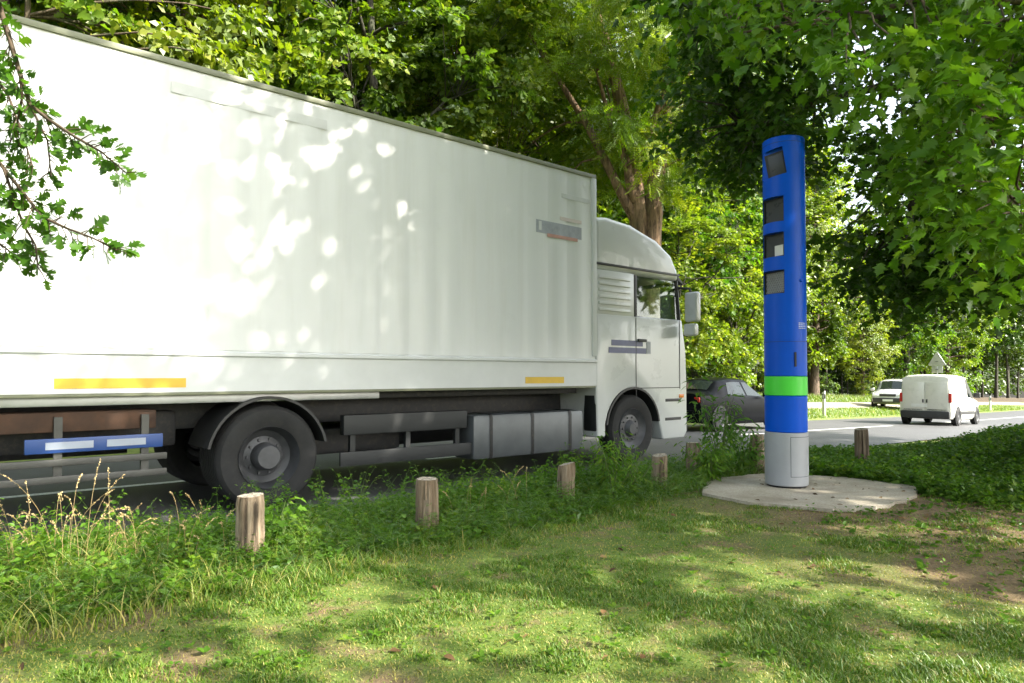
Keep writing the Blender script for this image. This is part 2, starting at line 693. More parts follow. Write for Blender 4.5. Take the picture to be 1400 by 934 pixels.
def endgrain_material():
    m, nt, n, l, b = new_mat('post_end_grain')
    v = mapped(n, l, (1, 1, 0))
    w = n.new('ShaderNodeTexWave')
    w.wave_type = 'RINGS'
    w.rings_direction = 'Z'
    w.inputs['Scale'].default_value = 26
    w.inputs['Distortion'].default_value = 4
    w.inputs['Detail'].default_value = 3
    l.new(v, w.inputs['Vector'])
    f = noise_node(n, l, 30, 6, .7, v)
    c = mixc(n, l, w.outputs['Fac'], (.30, .25, .19), (.46, .41, .33))
    c = mixc(n, l, ramp(n, l, f, [(.36, (1, 1, 1)), (.5, (0, 0, 0))]), c, (.08, .06, .045))
    l.new(c, b.inputs['Base Color'])
    b.inputs['Roughness'].default_value = .92
    bump(n, l, b, f, .6, .008)
    return m


def gravel_material():
    m, nt, n, l, b = new_mat('pale_gravel')
    ge = n.new('ShaderNodeNewGeometry')
    f = noise_node(n, l, 90, 4, .7, ge.outputs['Position'])
    c = ramp(n, l, f, [(.3, (.18, .16, .11)), (.7, (.36, .33, .25))])
    l.new(c, b.inputs['Base Color'])
    b.inputs['Roughness'].default_value = .95
    return m


M['ground'] = ground_material()
M['asphalt'] = asphalt_material()
M['line'] = line_material()
M['concrete'] = concrete_material()
M['post'] = post_material()
M['endgrain'] = endgrain_material()
M['gravel'] = gravel_material()

# ------------------------------------------------------------------ the setting: ground, road, path, pad
def grid_strip(name, S, Pp, zfun, mat, lift=0.0, use_bend=True):
    S = np.asarray(S, float)
    Pp = np.asarray(Pp, float)
    ss, pp = np.meshgrid(S, Pp, indexing='ij')
    pb = pp + (bend(ss) if use_bend else 0)
    x, y = w2(ss, pb)
    z = zfun(x, y, ss) + lift
    V = np.stack([x, y, z], -1).reshape(-1, 3)
    a, b = len(S), len(Pp)
    i = np.arange(a - 1)[:, None] * b + np.arange(b - 1)[None, :]
    F = np.stack([i, i + b, i + b + 1, i + 1], -1).reshape(-1, 4)
    return link(name, np_mesh(name, V, F, mat, smooth=True))


S_axis = np.concatenate([[-400, -200, -100, -60, -40], np.arange(-25, 25, .25), np.arange(25, 60, .7), [62, 70, 80, 100, 140, 200, 300, 500]])
P_axis = np.concatenate([[-400, -200, -100, -50, -25, -14], np.arange(-9, 14, .22), np.arange(14.2, 26, .6), [28, 32, 40, 60, 90, 150, 250, 450]])
gnd = tag(grid_strip('ground', S_axis, P_axis, lambda x, y, s: ground_z(x, y), M['ground']), kind='structure')


def soil_mask(x, y):
    """worn bare soil to the right of the pad, and thin patches in the lawn"""
    f = fbm(x * 1.3, y * 1.3, 23) - .5
    return np.clip(sstep(1.2, 3.5, x + 2.2 * f) * sstep(3.2, 4.8, y + f) * (1 - sstep(8, 10, y)) + .8 * sstep(.60, .70, fbm(x * 1.1, y * 1.1, 31)), 0, 1)


gv = np.empty(len(gnd.data.vertices) * 3, np.float32)
gnd.data.vertices.foreach_get('co', gv)
gv = gv.reshape(-1, 3)
ga = gnd.data.attributes.new('soil', 'FLOAT', 'POINT')
ga.data.foreach_set('value', soil_mask(gv[:, 0].astype(float), gv[:, 1].astype(float)).astype(np.float32))
S_road = np.concatenate([[-300, -100, -40], np.arange(-30, 70, 1.0), [75, 85, 100, 140, 200]])
tag(grid_strip('road', S_road, np.linspace(NEAR_EDGE, FAR_EDGE, 7), lambda x, y, s: road_z(s), M['asphalt']), kind='structure')
lines = []
for k, s0 in enumerate(np.arange(-60.0, 140, 6.0)):
    if s0 < 12:
        lines.append((s0, s0 + 3.0))
lines.append((15.0, 25.0))
lines.append((27.0, 60.0))
lm = MB()
for s0, s1 in lines:
    ss = np.linspace(s0, s1, max(2, int((s1 - s0) / 1.0) + 1))
    for a, b in zip(ss[:-1], ss[1:]):
        q = []
        for s_, p_ in ((a, CENTRE - .07), (b, CENTRE - .07), (b, CENTRE + .07), (a, CENTRE + .07)):
            x, y = w2(s_, p_ + float(bend(s_)))
            q.append((x, y, float(road_z(s_)) + .005))
        lm.quad(*q)
tag(lm.build('road_marking', M['line'], smooth=False), kind='structure')
tag(grid_strip('path', np.arange(-40, 90, 1.0), np.linspace(15.0, 17.3, 4), lambda x, y, s: ground_z(x, y), M['gravel'], .03), kind='structure')

pad_pts = [(1.78, 6.42), (2.05, 5.98), (2.62, 5.66), (3.02, 5.72), (3.55, 6.12), (4.05, 6.78), (3.6, 7.42), (2.9, 7.72), (2.1, 7.3)]
bm = bmesh.new()
dense = []
for i, (a, b) in enumerate(pad_pts):
    c, d = pad_pts[(i + 1) % len(pad_pts)]
    for k in range(6):
        t = k / 6
        jit = .02 * math.sin(i * 7.3 + k * 2.1)
        dense.append((a + (c - a) * t + jit, b + (d - b) * t - jit))
top = [bm.verts.new((x, y, .022)) for x, y in dense]
low = [bm.verts.new((x, y, -.15)) for x, y in dense]
bm.faces.new(top)
for i in range(len(top)):
    j = (i + 1) % len(top)
    bm.faces.new((top[i], low[i], low[j], top[j]))
bmesh.ops.recalc_face_normals(bm, faces=bm.faces[:])
me = bpy.data.meshes.new('concrete_pad')
bm.to_mesh(me)
bm.free()
me.materials.append(M['concrete'])
tag(link('concrete_pad', me), kind='structure')

# ------------------------------------------------------------------ speed camera column
CX, CY = 2.74, 6.84
CR = 0.2
col = thing('speed_camera', 'tall blue speed camera column with a bright green band on a concrete pad', 'speed camera', (CX, CY, .022))


def cyl_shell(z0, z1, r=CR, cap=True, seg=96, edge=.006):
    m = MB()
    pr = [(0, z0), (r - edge, z0), (r, z0 + edge), (r, z1 - edge), (r - edge, z1), (0, z1)]
    m.lathe(pr, seg=seg)
    return m


cyl_shell(.018, .538, CR + .004).build('base', M['col_grey'], col)
cyl_shell(0, .018, CR - .012).build('foot_ring', M['recess'], col)
cyl_shell(.540, .898).build('lower_shell', M['blue'], col)
cyl_shell(.900, 1.088, CR + .002).build('green_band', M['green_band'], col)

body = cyl_shell(1.090, 3.46).build('upper_shell', M['blue'], None)
WANG = math.radians(205)            # direction the camera windows look in (towards oncoming traffic)
wd = Vector((math.cos(WANG), math.sin(WANG), 0))
wt = Vector((-wd.y, wd.x, 0))
ROTW = Matrix.Rotation(WANG, 4, 'Z')
wins = [(2.615, 2.865), (2.27, 2.51), (1.905, 2.135)]
cutters = []
for z0, z1 in wins:
    m = MB()
    m.box((wd * .205) + Vector((0, 0, (z0 + z1) / 2)), (.19, .27, z1 - z0), rot=ROTW)
    cutters.append(m.build('cut', M['recess']))
WA2 = math.radians(228)
wd2 = Vector((math.cos(WA2), math.sin(WA2), 0))
wt2 = Vector((wd2.y, -wd2.x, 0))             # towards the oncoming traffic
tilt = Matrix.Rotation(math.radians(8), 4, 'X') @ Matrix.Rotation(math.radians(6), 4, 'Y')
ROT2 = Matrix.Rotation(WA2, 4, 'Z') @ tilt
m = MB()
m.box((wd2 * .225) + wt2 * .10 + Vector((0, 0, 3.19)), (.20, .36, .27), rot=ROT2)
cutters.append(m.build('cut', M['recess']))
for c in cutters:
    md = body.modifiers.new('b', 'BOOLEAN')
    md.operation = 'DIFFERENCE'
    md.object = c
    md.solver = 'EXACT'
dg = bpy.context.evaluated_depsgraph_get()
bme = bpy.data.meshes.new_from_object(body.evaluated_get(dg))
old = body.data
body.modifiers.clear()
body.data = bme
body.parent = col
bme.polygons.foreach_set('use_smooth', np.ones(len(bme.polygons), bool))
bme.set_sharp_from_angle(angle=math.radians(30))
for c in cutters:
    bpy.data.objects.remove(c)
for k, (z0, z1) in enumerate(wins):
    m = MB()
    m.box(wd * .1175 + Vector((0, 0, (z0 + z1) / 2)), (.012, .262, z1 - z0 - .008), rot=ROTW)
    pane = m.build('camera_window', M['cam_glass'], col)
    fr = MB()
    for sgn in (-1, 1):
        fr.box(wd * .129 + wt * (.126 * sgn) + Vector((0, 0, (z0 + z1) / 2)), (.014, .010, z1 - z0 - .012), rot=ROTW)
    for zz in (z0 + .009, z1 - .009):
        fr.box(wd * .129 + Vector((0, 0, zz)), (.013, .24, .010), rot=ROTW)
    fr.build('frame', M['recess'], pane)
    if k == 1:
        m = MB()
        m.box(wd * .127 + wt * .055 + Vector((0, 0, z0 + .065)), (.01, .105, .105), rot=ROTW)
        m.build('flash_plate', M['cream'], pane)
    if k == 2:
        m = MB()
        for iy in range(10):
            for iz in range(9):
                yy = -.105 + iy * .0225 + .011 * (iz % 2)
                zz = z0 + .025 + iz * .0225
                cpos = wd * .126 + wt * yy + Vector((0, 0, zz))
                t = bmesh.new()
                n6 = 6
                o6 = [t.verts.new((.001, .0118 * math.cos(a), .0118 * math.sin(a))) for a in [math.pi / 6 + q * math.pi / 3 for q in range(n6)]]
                i6 = [t.verts.new((.001, .0088 * math.cos(a), .0088 * math.sin(a))) for a in [math.pi / 6 + q * math.pi / 3 for q in range(n6)]]
                for q in range(n6):
                    t.faces.new((o6[q], o6[(q + 1) % n6], i6[(q + 1) % n6], i6[q]))
                m._merge(t, Matrix.Translation(cpos) @ ROTW)
        m.build('honeycomb', M['mesh_grey'], pane, smooth=False)
m = MB()
m.box(wd2 * .134 + wt2 * .015 + Vector((0, 0, 3.185)), (.016, .15, .22), .004, rot=ROT2)
tp = m.build('camera_window', M['cam_glass'], col)
m = MB()
m.box(wd2 * .129 + wt2 * .02 + Vector((0, 0, 3.187)), (.014, .20, .262), .004, rot=ROT2)
m.build('frame', M['recess'], tp)
# seams, cap, lock, hatch, small print
for zz in (1.43, 2.22, 2.57, 2.92, 3.40):
    m = MB()
    m.lathe([(CR + .0004, -.002), (CR + .0008, -.001), (CR + .0008, .001), (CR + .0004, .002)], c=(0, 0, zz), seg=96)
    if zz in (1.43, 3.40):
        m.build('seam', M['seam'], col)
    else:
        m.bm.free()


def on_col(ang, z, r=CR):
    a = math.radians(ang)
    return Vector((math.cos(a) * r, math.sin(a) * r, z)), Matrix.Rotation(a, 4, 'Z')


def patch(a0, a1, z0, z1, r, thick=.003, seg=10):
    m = MB()
    t = bmesh.new()
    g = []
    for k in range(seg + 1):
        a = math.radians(a0 + (a1 - a0) * k / seg)
        g.append([t.verts.new((math.cos(a) * rr, math.sin(a) * rr, z)) for rr, z in ((r, z0), (r + thick, z0), (r + thick, z1), (r, z1))])
    for A, B in zip(g[:-1], g[1:]):
        for q in range(4):
            t.faces.new((A[q], B[q], B[(q + 1) % 4], A[(q + 1) % 4]))
    t.faces.new(g[0])
    t.faces.new(g[-1][::-1])
    bmesh.ops.recalc_face_normals(t, faces=t.faces[:])
    m._merge(t)
    return m


VA = math.degrees(math.atan2(-CY, -CX))       # towards the camera
m = patch(VA + 24, VA + 29, 1.185, 1.325, CR, .010)
m.build('lock_handle', M['recess'], col)
hz0, hz1, ha0, ha1 = .115, .495, VA + 12, VA + 85
hatch = patch(ha0, ha1, hz0, hz1, CR + .0045, .0015, 18).build('hatch', M['col_grey'], col)
m = patch(ha0 - 1.0, ha1 + .8, hz0 - .004, hz1 + .004, CR + .0043, .0006, 18)
m.build('hatch_gap', M['recess'], hatch)
pm = MB()
rr = np.random.default_rng(3)
for k in range(4):
    zz = 1.555 + k * .017
    a = VA + 38
    while a < VA + 66:
        wdt = rr.uniform(3, 7)
        q = patch(a, min(a + wdt, VA + 67), zz, zz + .007, CR + .0006, .0006, 4)
        me = bpy.data.meshes.new('t')
        q.bm.to_mesh(me)
        q.bm.free()
        pm.bm.from_mesh(me)
        bpy.data.meshes.remove(me)
        a += wdt + 1.6
pm.build('notice_print', M['pale_print'], col)
m = MB()
pv, pr_ = on_col(VA + 48, 2.03, CR + .002)
m.lathe([(0, .010), (.012, .010), (.018, .004), (.019, -.004)], seg=20)
mm_ = Matrix.Translation(pv) @ pr_ @ Matrix.Rotation(math.pi / 2, 4, 'Y')
m.bm.transform(mm_)
m.build('cap_screw', M['blue'], col)
m = MB()
m.lathe([(0, 3.492), (.02, 3.492), (.024, 3.485), (.024, 3.46)], seg=20)
m.bm.transform(Matrix.Translation((-.06, 0, 0)))
m.build('top_sensor', M['recess'], col)


# ------------------------------------------------------------------ wooden posts along the verge
def make_post(name, x, y, ztop, r, lean, seed, label, slope=0.0):
    base = gz(x, y)
    h = ztop - base
    rg = np.random.default_rng(seed)
    nseg, nz = 40, 14
    ph = rg.uniform(0, 6.28, 6)
    cracks = [(rg.uniform(0, 6.28), rg.uniform(.04, .09), rg.uniform(.010, .022)) for _ in range(6)]
    bm = bmesh.new()
    rings = []
    for iz in range(nz + 1):
        t = iz / nz
        z = -.25 + (h + .25) * t
        ring = []
        for k in range(nseg):
            a = 2 * math.pi * k / nseg
            rad = r * (1 + .05 * math.sin(2 * a + ph[0]) + .035 * math.sin(3 * a + ph[1] + t * 1.2) + .02 * math.sin(7 * a + ph[2] + t * 2))
            rad *= 1.03 - .05 * t
            for ca, cw, cd in cracks:
                d = abs((a - ca - .15 * math.sin(t * 5 + ca) + math.pi) % (2 * math.pi) - math.pi)
                if d < cw * 2:
                    rad -= cd * (1 - d / (cw * 2)) * (.35 + .65 * t)
            rad -= rg.uniform(0, .0025)
            if iz == nz:
                rad -= .006
            zz = z + (slope * math.cos(a) * r if iz >= nz - 1 else 0)
            ring.append(bm.verts.new((rad * math.cos(a), rad * math.sin(a), zz)))
        rings.append(ring)
    for A, B in zip(rings[:-1], rings[1:]):
        for k in range(nseg):
            bm.faces.new((A[k], A[(k + 1) % nseg], B[(k + 1) % nseg], B[k]))
    # end grain: inner rings, slightly dished
    prev = rings[-1]
    for f_ in (.72, .42, .15):
        ring = []
        for k in range(nseg):
            v = rings[-1][k].co
            dz = rg.uniform(-.006, .004)
            ring.append(bm.verts.new((v.x * f_, v.y * f_, h + .004 + slope * v.x * f_ + dz)))
        for k in range(nseg):
            fc = bm.faces.new((prev[k], prev[(k + 1) % nseg], ring[(k + 1) % nseg], ring[k]))
            fc.material_index = 1
        prev = ring
    fc = bm.faces.new(prev)
    fc.material_index = 1
    me = bpy.data.meshes.new(name)
    bm.to_mesh(me)
    bm.free()
    me.polygons.foreach_set('use_smooth', np.ones(len(me.polygons), bool))
    me.set_sharp_from_angle(angle=math.radians(40))
    me.materials.append(M['post'])
    me.materials.append(M['endgrain'])
    o = link(name, me)
    o.location = (x, y, base)
    o.rotation_euler = (lean[0], lean[1], seed)
    return tag(o, label, 'post', 'wooden posts along the verge')


def post_at(px, py_top, Z, r, lean, seed, label, slope=0):
    v = at(px, py_top, Z)
    make_post('wooden_post', v.x, v.y, v.z, r, lean, seed, label, slope)


post_at(345, 676, 4.1, .079, (0, .0), 1, 'thick sunlit wooden post with a pale cracked flat top, nearest the camera', .05)
post_at(585, 654, 4.85, .087, (0, .02), 2, 'wide splintered wooden post streaked dark and pale, second from the left', .03)
post_at(773, 634, 6.0, .077, (.03, -.03), 3, 'pale wooden post with a slanted top behind weeds, third from the left', -.25)
post_at(900, 622, 6.8, .080, (.02, -.10), 4, 'brown wooden post leaning left with a slanted top, just left of the leafy shrub', -.25)
post_at(947, 605, 7.5, .079, (0, .0), 5, 'dark brown upright wooden post right under the leafy shrub', .05)
post_at(1034, 594, 8.0, .080, (0, .0), 6, 'dark wooden post half hidden behind the blue column', .05)
post_at(1177, 586, 9.0, .082, (0, -.03), 7, 'brown wooden post rising from the ground ivy to the right of the column', .15)

# ------------------------------------------------------------------ the truck
XL = 6.65 + 1.275
tx, ty = w2(8.1, XL)
truck = thing('box_truck', 'large white box truck with a white cab passing along the near lane', 'truck', (tx, ty, -.2), RANG)
HW = 1.275
# cargo box
BX0, BX1 = -8.40, -.90
BZ0, BZ1 = 1.17, 4.17
box = MB().box(((BX0 + BX1) / 2, 0, (1.50 + BZ1) / 2), (BX1 - BX0, 2 * HW, BZ1 - 1.50), .012)
# pressed ribs of the side panels
cargo = box.build('cargo_box', M['truck_white'], truck)
for sgn in (-1, 1):
    # one sheet per side, pressed into shallow vertical folds
    t = bmesh.new()
    row0, row1 = [], []
    x = BX0 + .10
    prof = []
    while x < BX1 - .30:
        prof += [(x, .0012), (x + .10, .0012), (x + .14, .008), (x + .30, .008), (x + .34, .0012)]
        x += .36
    prof.append((BX1 - .08, .0012))
    for x_, d in prof:
        row0.append(t.verts.new((x_, sgn * (HW + d), 1.56)))
        row1.append(t.verts.new((x_, sgn * (HW + d), BZ1 - .06)))
    for q in range(len(prof) - 1):
        t.faces.new((row0[q], row0[q + 1], row1[q + 1], row1[q]) if sgn < 0 else (row0[q + 1], row0[q], row1[q], row1[q + 1]))
    pm_ = MB()
    pm_._merge(t)
    pm_.build('side_panel', M['truck_white'], cargo)
m = MB()
m.prism([(-HW - .018, 1.17), (-HW - .018, 1.49), (-HW - .034, 1.505), (-HW - .034, 1.535), (-HW - .004, 1.545), (-HW + .1, 1.545), (-HW + .1, 1.17)], BX0, BX1, axis='X')
m.build('bottom_rail', M['box_rail'], cargo)
m = MB()
m.prism([(HW + .018, 1.17), (HW + .018, 1.49), (HW + .034, 1.505), (HW + .034, 1.535), (HW + .004, 1.545), (HW - .1, 1.545), (HW - .1, 1.17)], BX0, BX1, axis='X')
m.build('bottom_rail', M['box_rail'], cargo)
for sgn in (-1, 1):
    MB().box(((BX0 + BX1) / 2, sgn * (HW - .004), BZ1 - .012), (BX1 - BX0 + .01, .045, .055), .008).build('edge_trim', M['grey_rail'], cargo)
    MB().box(((BX0 + BX1) / 2, sgn * (HW - .012), 1.158), (BX1 - BX0 - .02, .05, .03), .004).build('edge_trim', M['grey_rail'], cargo)
    for x_ in (BX0 + .03, BX1 - .03):
        MB().box((x_, sgn * (HW + .002), (1.55 + BZ1) / 2), (.09, .03, BZ1 - 1.62), .01).build('corner_post', M['box_rail'], cargo)
m = MB().box(((BX0 + BX1) / 2, 0, 1.20), (BX1 - BX0 - .04, 2 * HW - .08, .06))
m.build('floor_frame', M['chassis'], cargo)
YS = -(HW + .018)
for x0, x1 in ((-7.35, -6.35), (-2.25, -1.55)):
    MB().box(((x0 + x1) / 2, YS - .001, 1.255), (x1 - x0, .004, .085)).build('marking_tape', M['yellow_tape'], cargo)
# printed marks on the side (unreadable in the photograph: a slate strip with paler and reddish strokes)
YP = -(HW + .0094)
MB().box((-1.62, YP, 3.30), (.86, .002, .17)).build('side_print', M['slate_print'], cargo)
MB().box((-1.56, YP - .002, 3.20), (.58, .002, .045)).build('side_print', M['red_print'], cargo)
MB().box((-1.40, YP, 3.46), (.42, .002, .05)).build('side_print', M['pinkish_print'], cargo)
MB().box((-1.98, YP - .002, 3.31), (.05, .002, .12)).build('side_print', M['faint_print'], cargo)
MB().box((-5.75, YP, 3.93), (1.5, .002, .10)).build('side_print', M['faint_print'], cargo)
MB().box((-1.30, YP, 3.78), (.55, .002, .06)).build('side_print', M['faint_print'], cargo)

# chassis and fittings below the box
m = MB()
for sgn in (-1, 1):
    m.box((-3.9, sgn * .43, .92), (9.0, .09, .28), .008)
for x_ in (-7.8, -6.6, -4.6, -3.4, -2.2, -1.0, .6):
    m.box((x_, 0, .92), (.10, .8, .2))
m.build('chassis_frame', M['chassis'], truck)
m = MB()
m.box((-4.65, 0, 1.095), (7.4, 1.9, .075), .01)
m.build('sub_frame', M['chassis'], truck)
MB().box((-6.35, -1.13, 1.105), (4.1, .06, .085), .01).build('pale_side_member', M['alu'], truck)
m = MB()
m.box((-2.05, -.99, .55), (1.95, .44, .56), .06)
tk = m.build('fuel_tank', M['tank'], truck)
m = MB()
for x_ in (-2.75, -2.05, -1.35):
    m.box((x_, -.99, .55), (.06, .452, .572), .055)
m.build('strap', M['chassis'], tk)
MB().box((-2.05, .99, .55), (1.95, .44, .5), .05).build('battery_box', M['dark_plastic'], truck)
m = MB()
m.box((-3.9, -1.10, .78), (1.65, .10, .22), .02)
m.box((-3.9, -1.16, .42), (1.75, .035, .15), .012)
for x_ in (-4.6, -3.9, -3.2):
    m.box((x_, -1.09, .6), (.06, .05, .5))
m.build('side_guard', M['grey_plastic'], truck)
m = MB()
for zz in (.60, .46):
    m.box((-7.35, -1.18, zz), (1.75, .03, .06), .01)
for x_ in (-8.0, -7.3, -6.65):
    m.box((x_, -1.14, .70), (.06, .05, .55))
m.build('side_guard', M['guard_grey'], truck)
MB().box((-7.3, 1.12, .72), (1.9, .04, .62), .01).build('side_guard', M['chassis'], truck)  # dark board added on the far side to hide the sunlit verge behind
MB().box((-3.9, 1.18, .60), (1.8, .04, .62), .01).build('side_guard', M['chassis'], truck)  # second added board, darkens the gap under the box
MB().box((-7.0, 0, .80), (1.5, 1.2, .35), .04).build('air_tank', M['chassis'], truck)
bb = MB().box((-7.02, -1.17, .74), (1.02, .035, .12), .006).build('blue_board', M['blue_board'], truck)
MB().box((-7.22, -1.190, .74), (.34, .004, .06)).build('pale_marking', M['white_board'], bb)
MB().box((-6.80, -1.190, .74), (.30, .004, .06)).build('pale_marking', M['white_board'], bb)
m = MB()
m.box((-7.3, -.95, .93), (1.5, .35, .17), .02)
m.build('pallet_box', M['rust'], truck)
m = MB()
m.box((-8.35, 0, .55), (.10, 2.3, .14), .02)
m.box((-8.25, -.6, .75), (.08, .1, .4))
m.box((-8.25, .6, .75), (.08, .1, .4))
m.build('rear_bumper', M['chassis'], truck)
for sgn in (-1, 1):
    MB().box((-8.42, sgn * .98, .80), (.06, .38, .13), .015).build('tail_lamp', M['red_lens'], truck)
m = MB()
m.box((-3.9, .95, .62), (1.7, .06, .5), .02)
m.box((-4.2, 0, .55), (1.2, .9, .3), .05)
m.bm.free()
MB().box((-4.2, 0, .55), (1.2, .9, .3), .05).build('gearbox', M['chassis'], truck)
MB().box((.4, 0, .75), (1.3, .8, .6), .08).build('engine', M['chassis'], truck)
m = MB()
m.tube([(-5.55, -.9, .5), (-5.55, .9, .5)], .09, 10)
m.box((-5.55, 0, .52), (.35, .5, .35), .1)
m.build('axle', M['chassis'], truck)
MB().tube([(0, -.9, .48), (0, .9, .48)], .08, 10).build('axle', M['chassis'], truck)


def truck_wheel(x, yc, dual=False, side=-1):
    Rr = .51
    w = .32 if not dual else .62
    m = MB()
    prof = []
    hw = w / 2
    pro = [(.30, -hw + .03), (.40, -hw), (.47, -hw + .012), (.50, -hw + .045), (Rr, -hw + .07)]
    ng = 4 if not dual else 9
    for g in range(ng):
        y = -hw + .09 + (w - .18) * g / (ng - 1)
        pro += [(Rr, y - .012), (Rr - .014, y - .008), (Rr - .014, y + .008), (Rr, y + .012)]
    pro += [(Rr, hw - .07), (.50, hw - .045), (.47, hw - .012), (.40, hw), (.30, hw - .03)]
    m.lathe(pro, c=(0, 0, 0), axis='Y', seg=48)
    root = bpy.data.objects.new('wheel', None)
    COL.objects.link(root)
    root.parent = truck
    root.location = (x, yc, .51)
    m.build('tyre', M['tyre'], root)
    m = MB()
    o = hw if side < 0 else -hw           # lathe axis Y maps h to -y
    if not dual:
        pr = [(0, o * .95), (.08, o * .95), (.10, o * .80), (.13, o * .55), (.21, o * .50), (.235, o * .62), (.27, o * .72), (.30, o * .93), (.31, o * .80), (.30, -o * .5)]
    else:
        pr = [(0, o * .90), (.11, o * .90), (.13, o * .80), (.14, o * .45), (.20, o * .38), (.26, o * .50), (.29, o * .80), (.305, o * .96), (.31, o * .8), (.30, -o * .5)]
    m.lathe(pr, axis='Y', seg=40)
    for q in range(10):
        a = 2 * math.pi * q / 10
        yy = -o * (.52 if not dual else .42)
        m.lathe([(0, .02), (.014, .02), (.016, -.01)], c=(.17 * math.cos(a), yy, .17 * math.sin(a)), axis='Y', seg=6)
    m.build('rim', M['rim'], root)
    return root


for sgn in (-1, 1):
    truck_wheel(0, sgn * 1.06, False, sgn)
    truck_wheel(-5.55, sgn * .93, True, sgn)


def arch(xc, zc, r, y0, y1, a0, a1, th=.03, seg=20):
    m = MB()
    t = bmesh.new()
    g = []
    for k in range(seg + 1):
        a = math.radians(a0 + (a1 - a0) * k / seg)
        c, s_ = math.cos(a), math.sin(a)
        g.append([t.verts.new((xc + c * rr, y, zc + s_ * rr)) for rr, y in ((r, y0), (r + th, y0), (r + th, y1), (r, y1))])
    for A, B in zip(g[:-1], g[1:]):
        for q in range(4):
            t.faces.new((A[q], B[q], B[(q + 1) % 4], A[(q + 1) % 4]))
    t.faces.new(g[0])
    t.faces.new(g[-1][::-1])
    bmesh.ops.recalc_face_normals(t, faces=t.faces[:])
    m._merge(t)
    return m


for sgn in (-1, 1):
    arch(-5.55, .51, .58, sgn * .60, sgn * 1.24, 12, 168, .025).build('mudguard', M['dark_plastic'], truck)

# cab: lower body with wheel cut-out, pillars, roof, so that one looks through the side windows
arc = [(.62 * math.cos(math.radians(a)), .51 + .62 * math.sin(math.radians(a))) for a in range(165, 14, -10)]
low_poly = [(-.82, 1.0), (-.82, 2.22), (1.235, 2.22), (1.335, 1.7), (1.36, 1.2), (1.36, .40), (1.28, .30), (.72, .30)] + [(.62, .60)] + arc[::-1][1:-1] + [(-.62, .62), (-.62, .42), (-.80, .42)]
cab = MB().prism(low_poly, -1.22, 1.22, .035, 3).build('cab', M['cab_white'], truck, ang=30)
roof_poly = [(-.82, 2.84), (-.82, 3.62), (-.55, 3.66), (.0, 3.62), (.62, 3.46), (1.0, 3.26), (1.17, 3.02), (1.20, 2.84)]
MB().prism(roof_poly, -1.20, 1.20, .09, 4).build('roof', M['cab_white'], cab, ang=40)
MB().box((-.39, 0, 2.53), (.86, 2.43, .66), .02).build('sleeper_wall', M['cab_white'], cab)
for sgn in (-1, 1):
    MB().tube([(1.20, sgn * 1.165, 2.20), (1.14, sgn * 1.15, 2.86)], .045, 8).build('pillar', M['dark_plastic'], cab)
    MB().box((.06, sgn * 1.195, 2.53), (.07, .05, .64), .01).build('pillar', M['dark_plastic'], cab)
for q in range(6):
    MB().box((-.42, -1.222, 2.28 + q * .095), (.70, .022, .045), .008).build('side_louvre', M['cab_white'], cab)
m = MB()
m.box((.17, -1.212, 2.945), (2.0, .02, .035), .006)
m.build('roof_seam', M['dark_plastic'], cab)
m = MB()
m.prism([(1.12, 2.96), (1.42, 2.82), (1.44, 2.85), (1.18, 3.06)], -1.1, 1.1, .01)
m.build('sun_visor', M['grey_plastic'], cab)
# glass
for sgn in (-1, 1):
    wdw = MB().quad((.10, sgn * 1.20, 2.22), (1.17, sgn * 1.18, 2.22), (1.12, sgn * 1.17, 2.84), (.10, sgn * 1.185, 2.84)).build('side_window', M['glass'], cab, smooth=False)
    dr = MB()
    y = sgn * 1.2235
    for (xa, za, xb, zb) in ((.06, .95, .06, 2.2), (1.16, 1.1, 1.16, 2.2), (.06, 1.12, 1.16, 1.12)):
        dr.box(((xa + xb) / 2, y, (za + zb) / 2), (max(.012, abs(xb - xa)), .004, max(.012, abs(zb - za))))
    d_ = dr.build('door', M['grey_plastic'], cab)
    MB().box((.18, sgn * 1.245, 1.85), (.20, .03, .045), .01).build('handle', M['dark_plastic'], d_)
MB().quad((1.235, -1.12, 2.22), (1.235, 1.12, 2.22), (1.17, 1.10, 2.86), (1.17, -1.10, 2.86)).build('windscreen', M['glass'], cab, smooth=False)
# printed block on the door, unreadable in the photograph
for zz, x0, x1 in ((1.80, -.50, .22), (1.69, -.56, .30)):
    MB().box(((x0 + x1) / 2, -1.2235, zz), (x1 - x0, .004, .085)).build('door_print', M['blue_print'], cab)
MB().box((.36, -1.2235, 1.745), (.10, .004, .19)).build('door_print', M['slate_print'], cab)
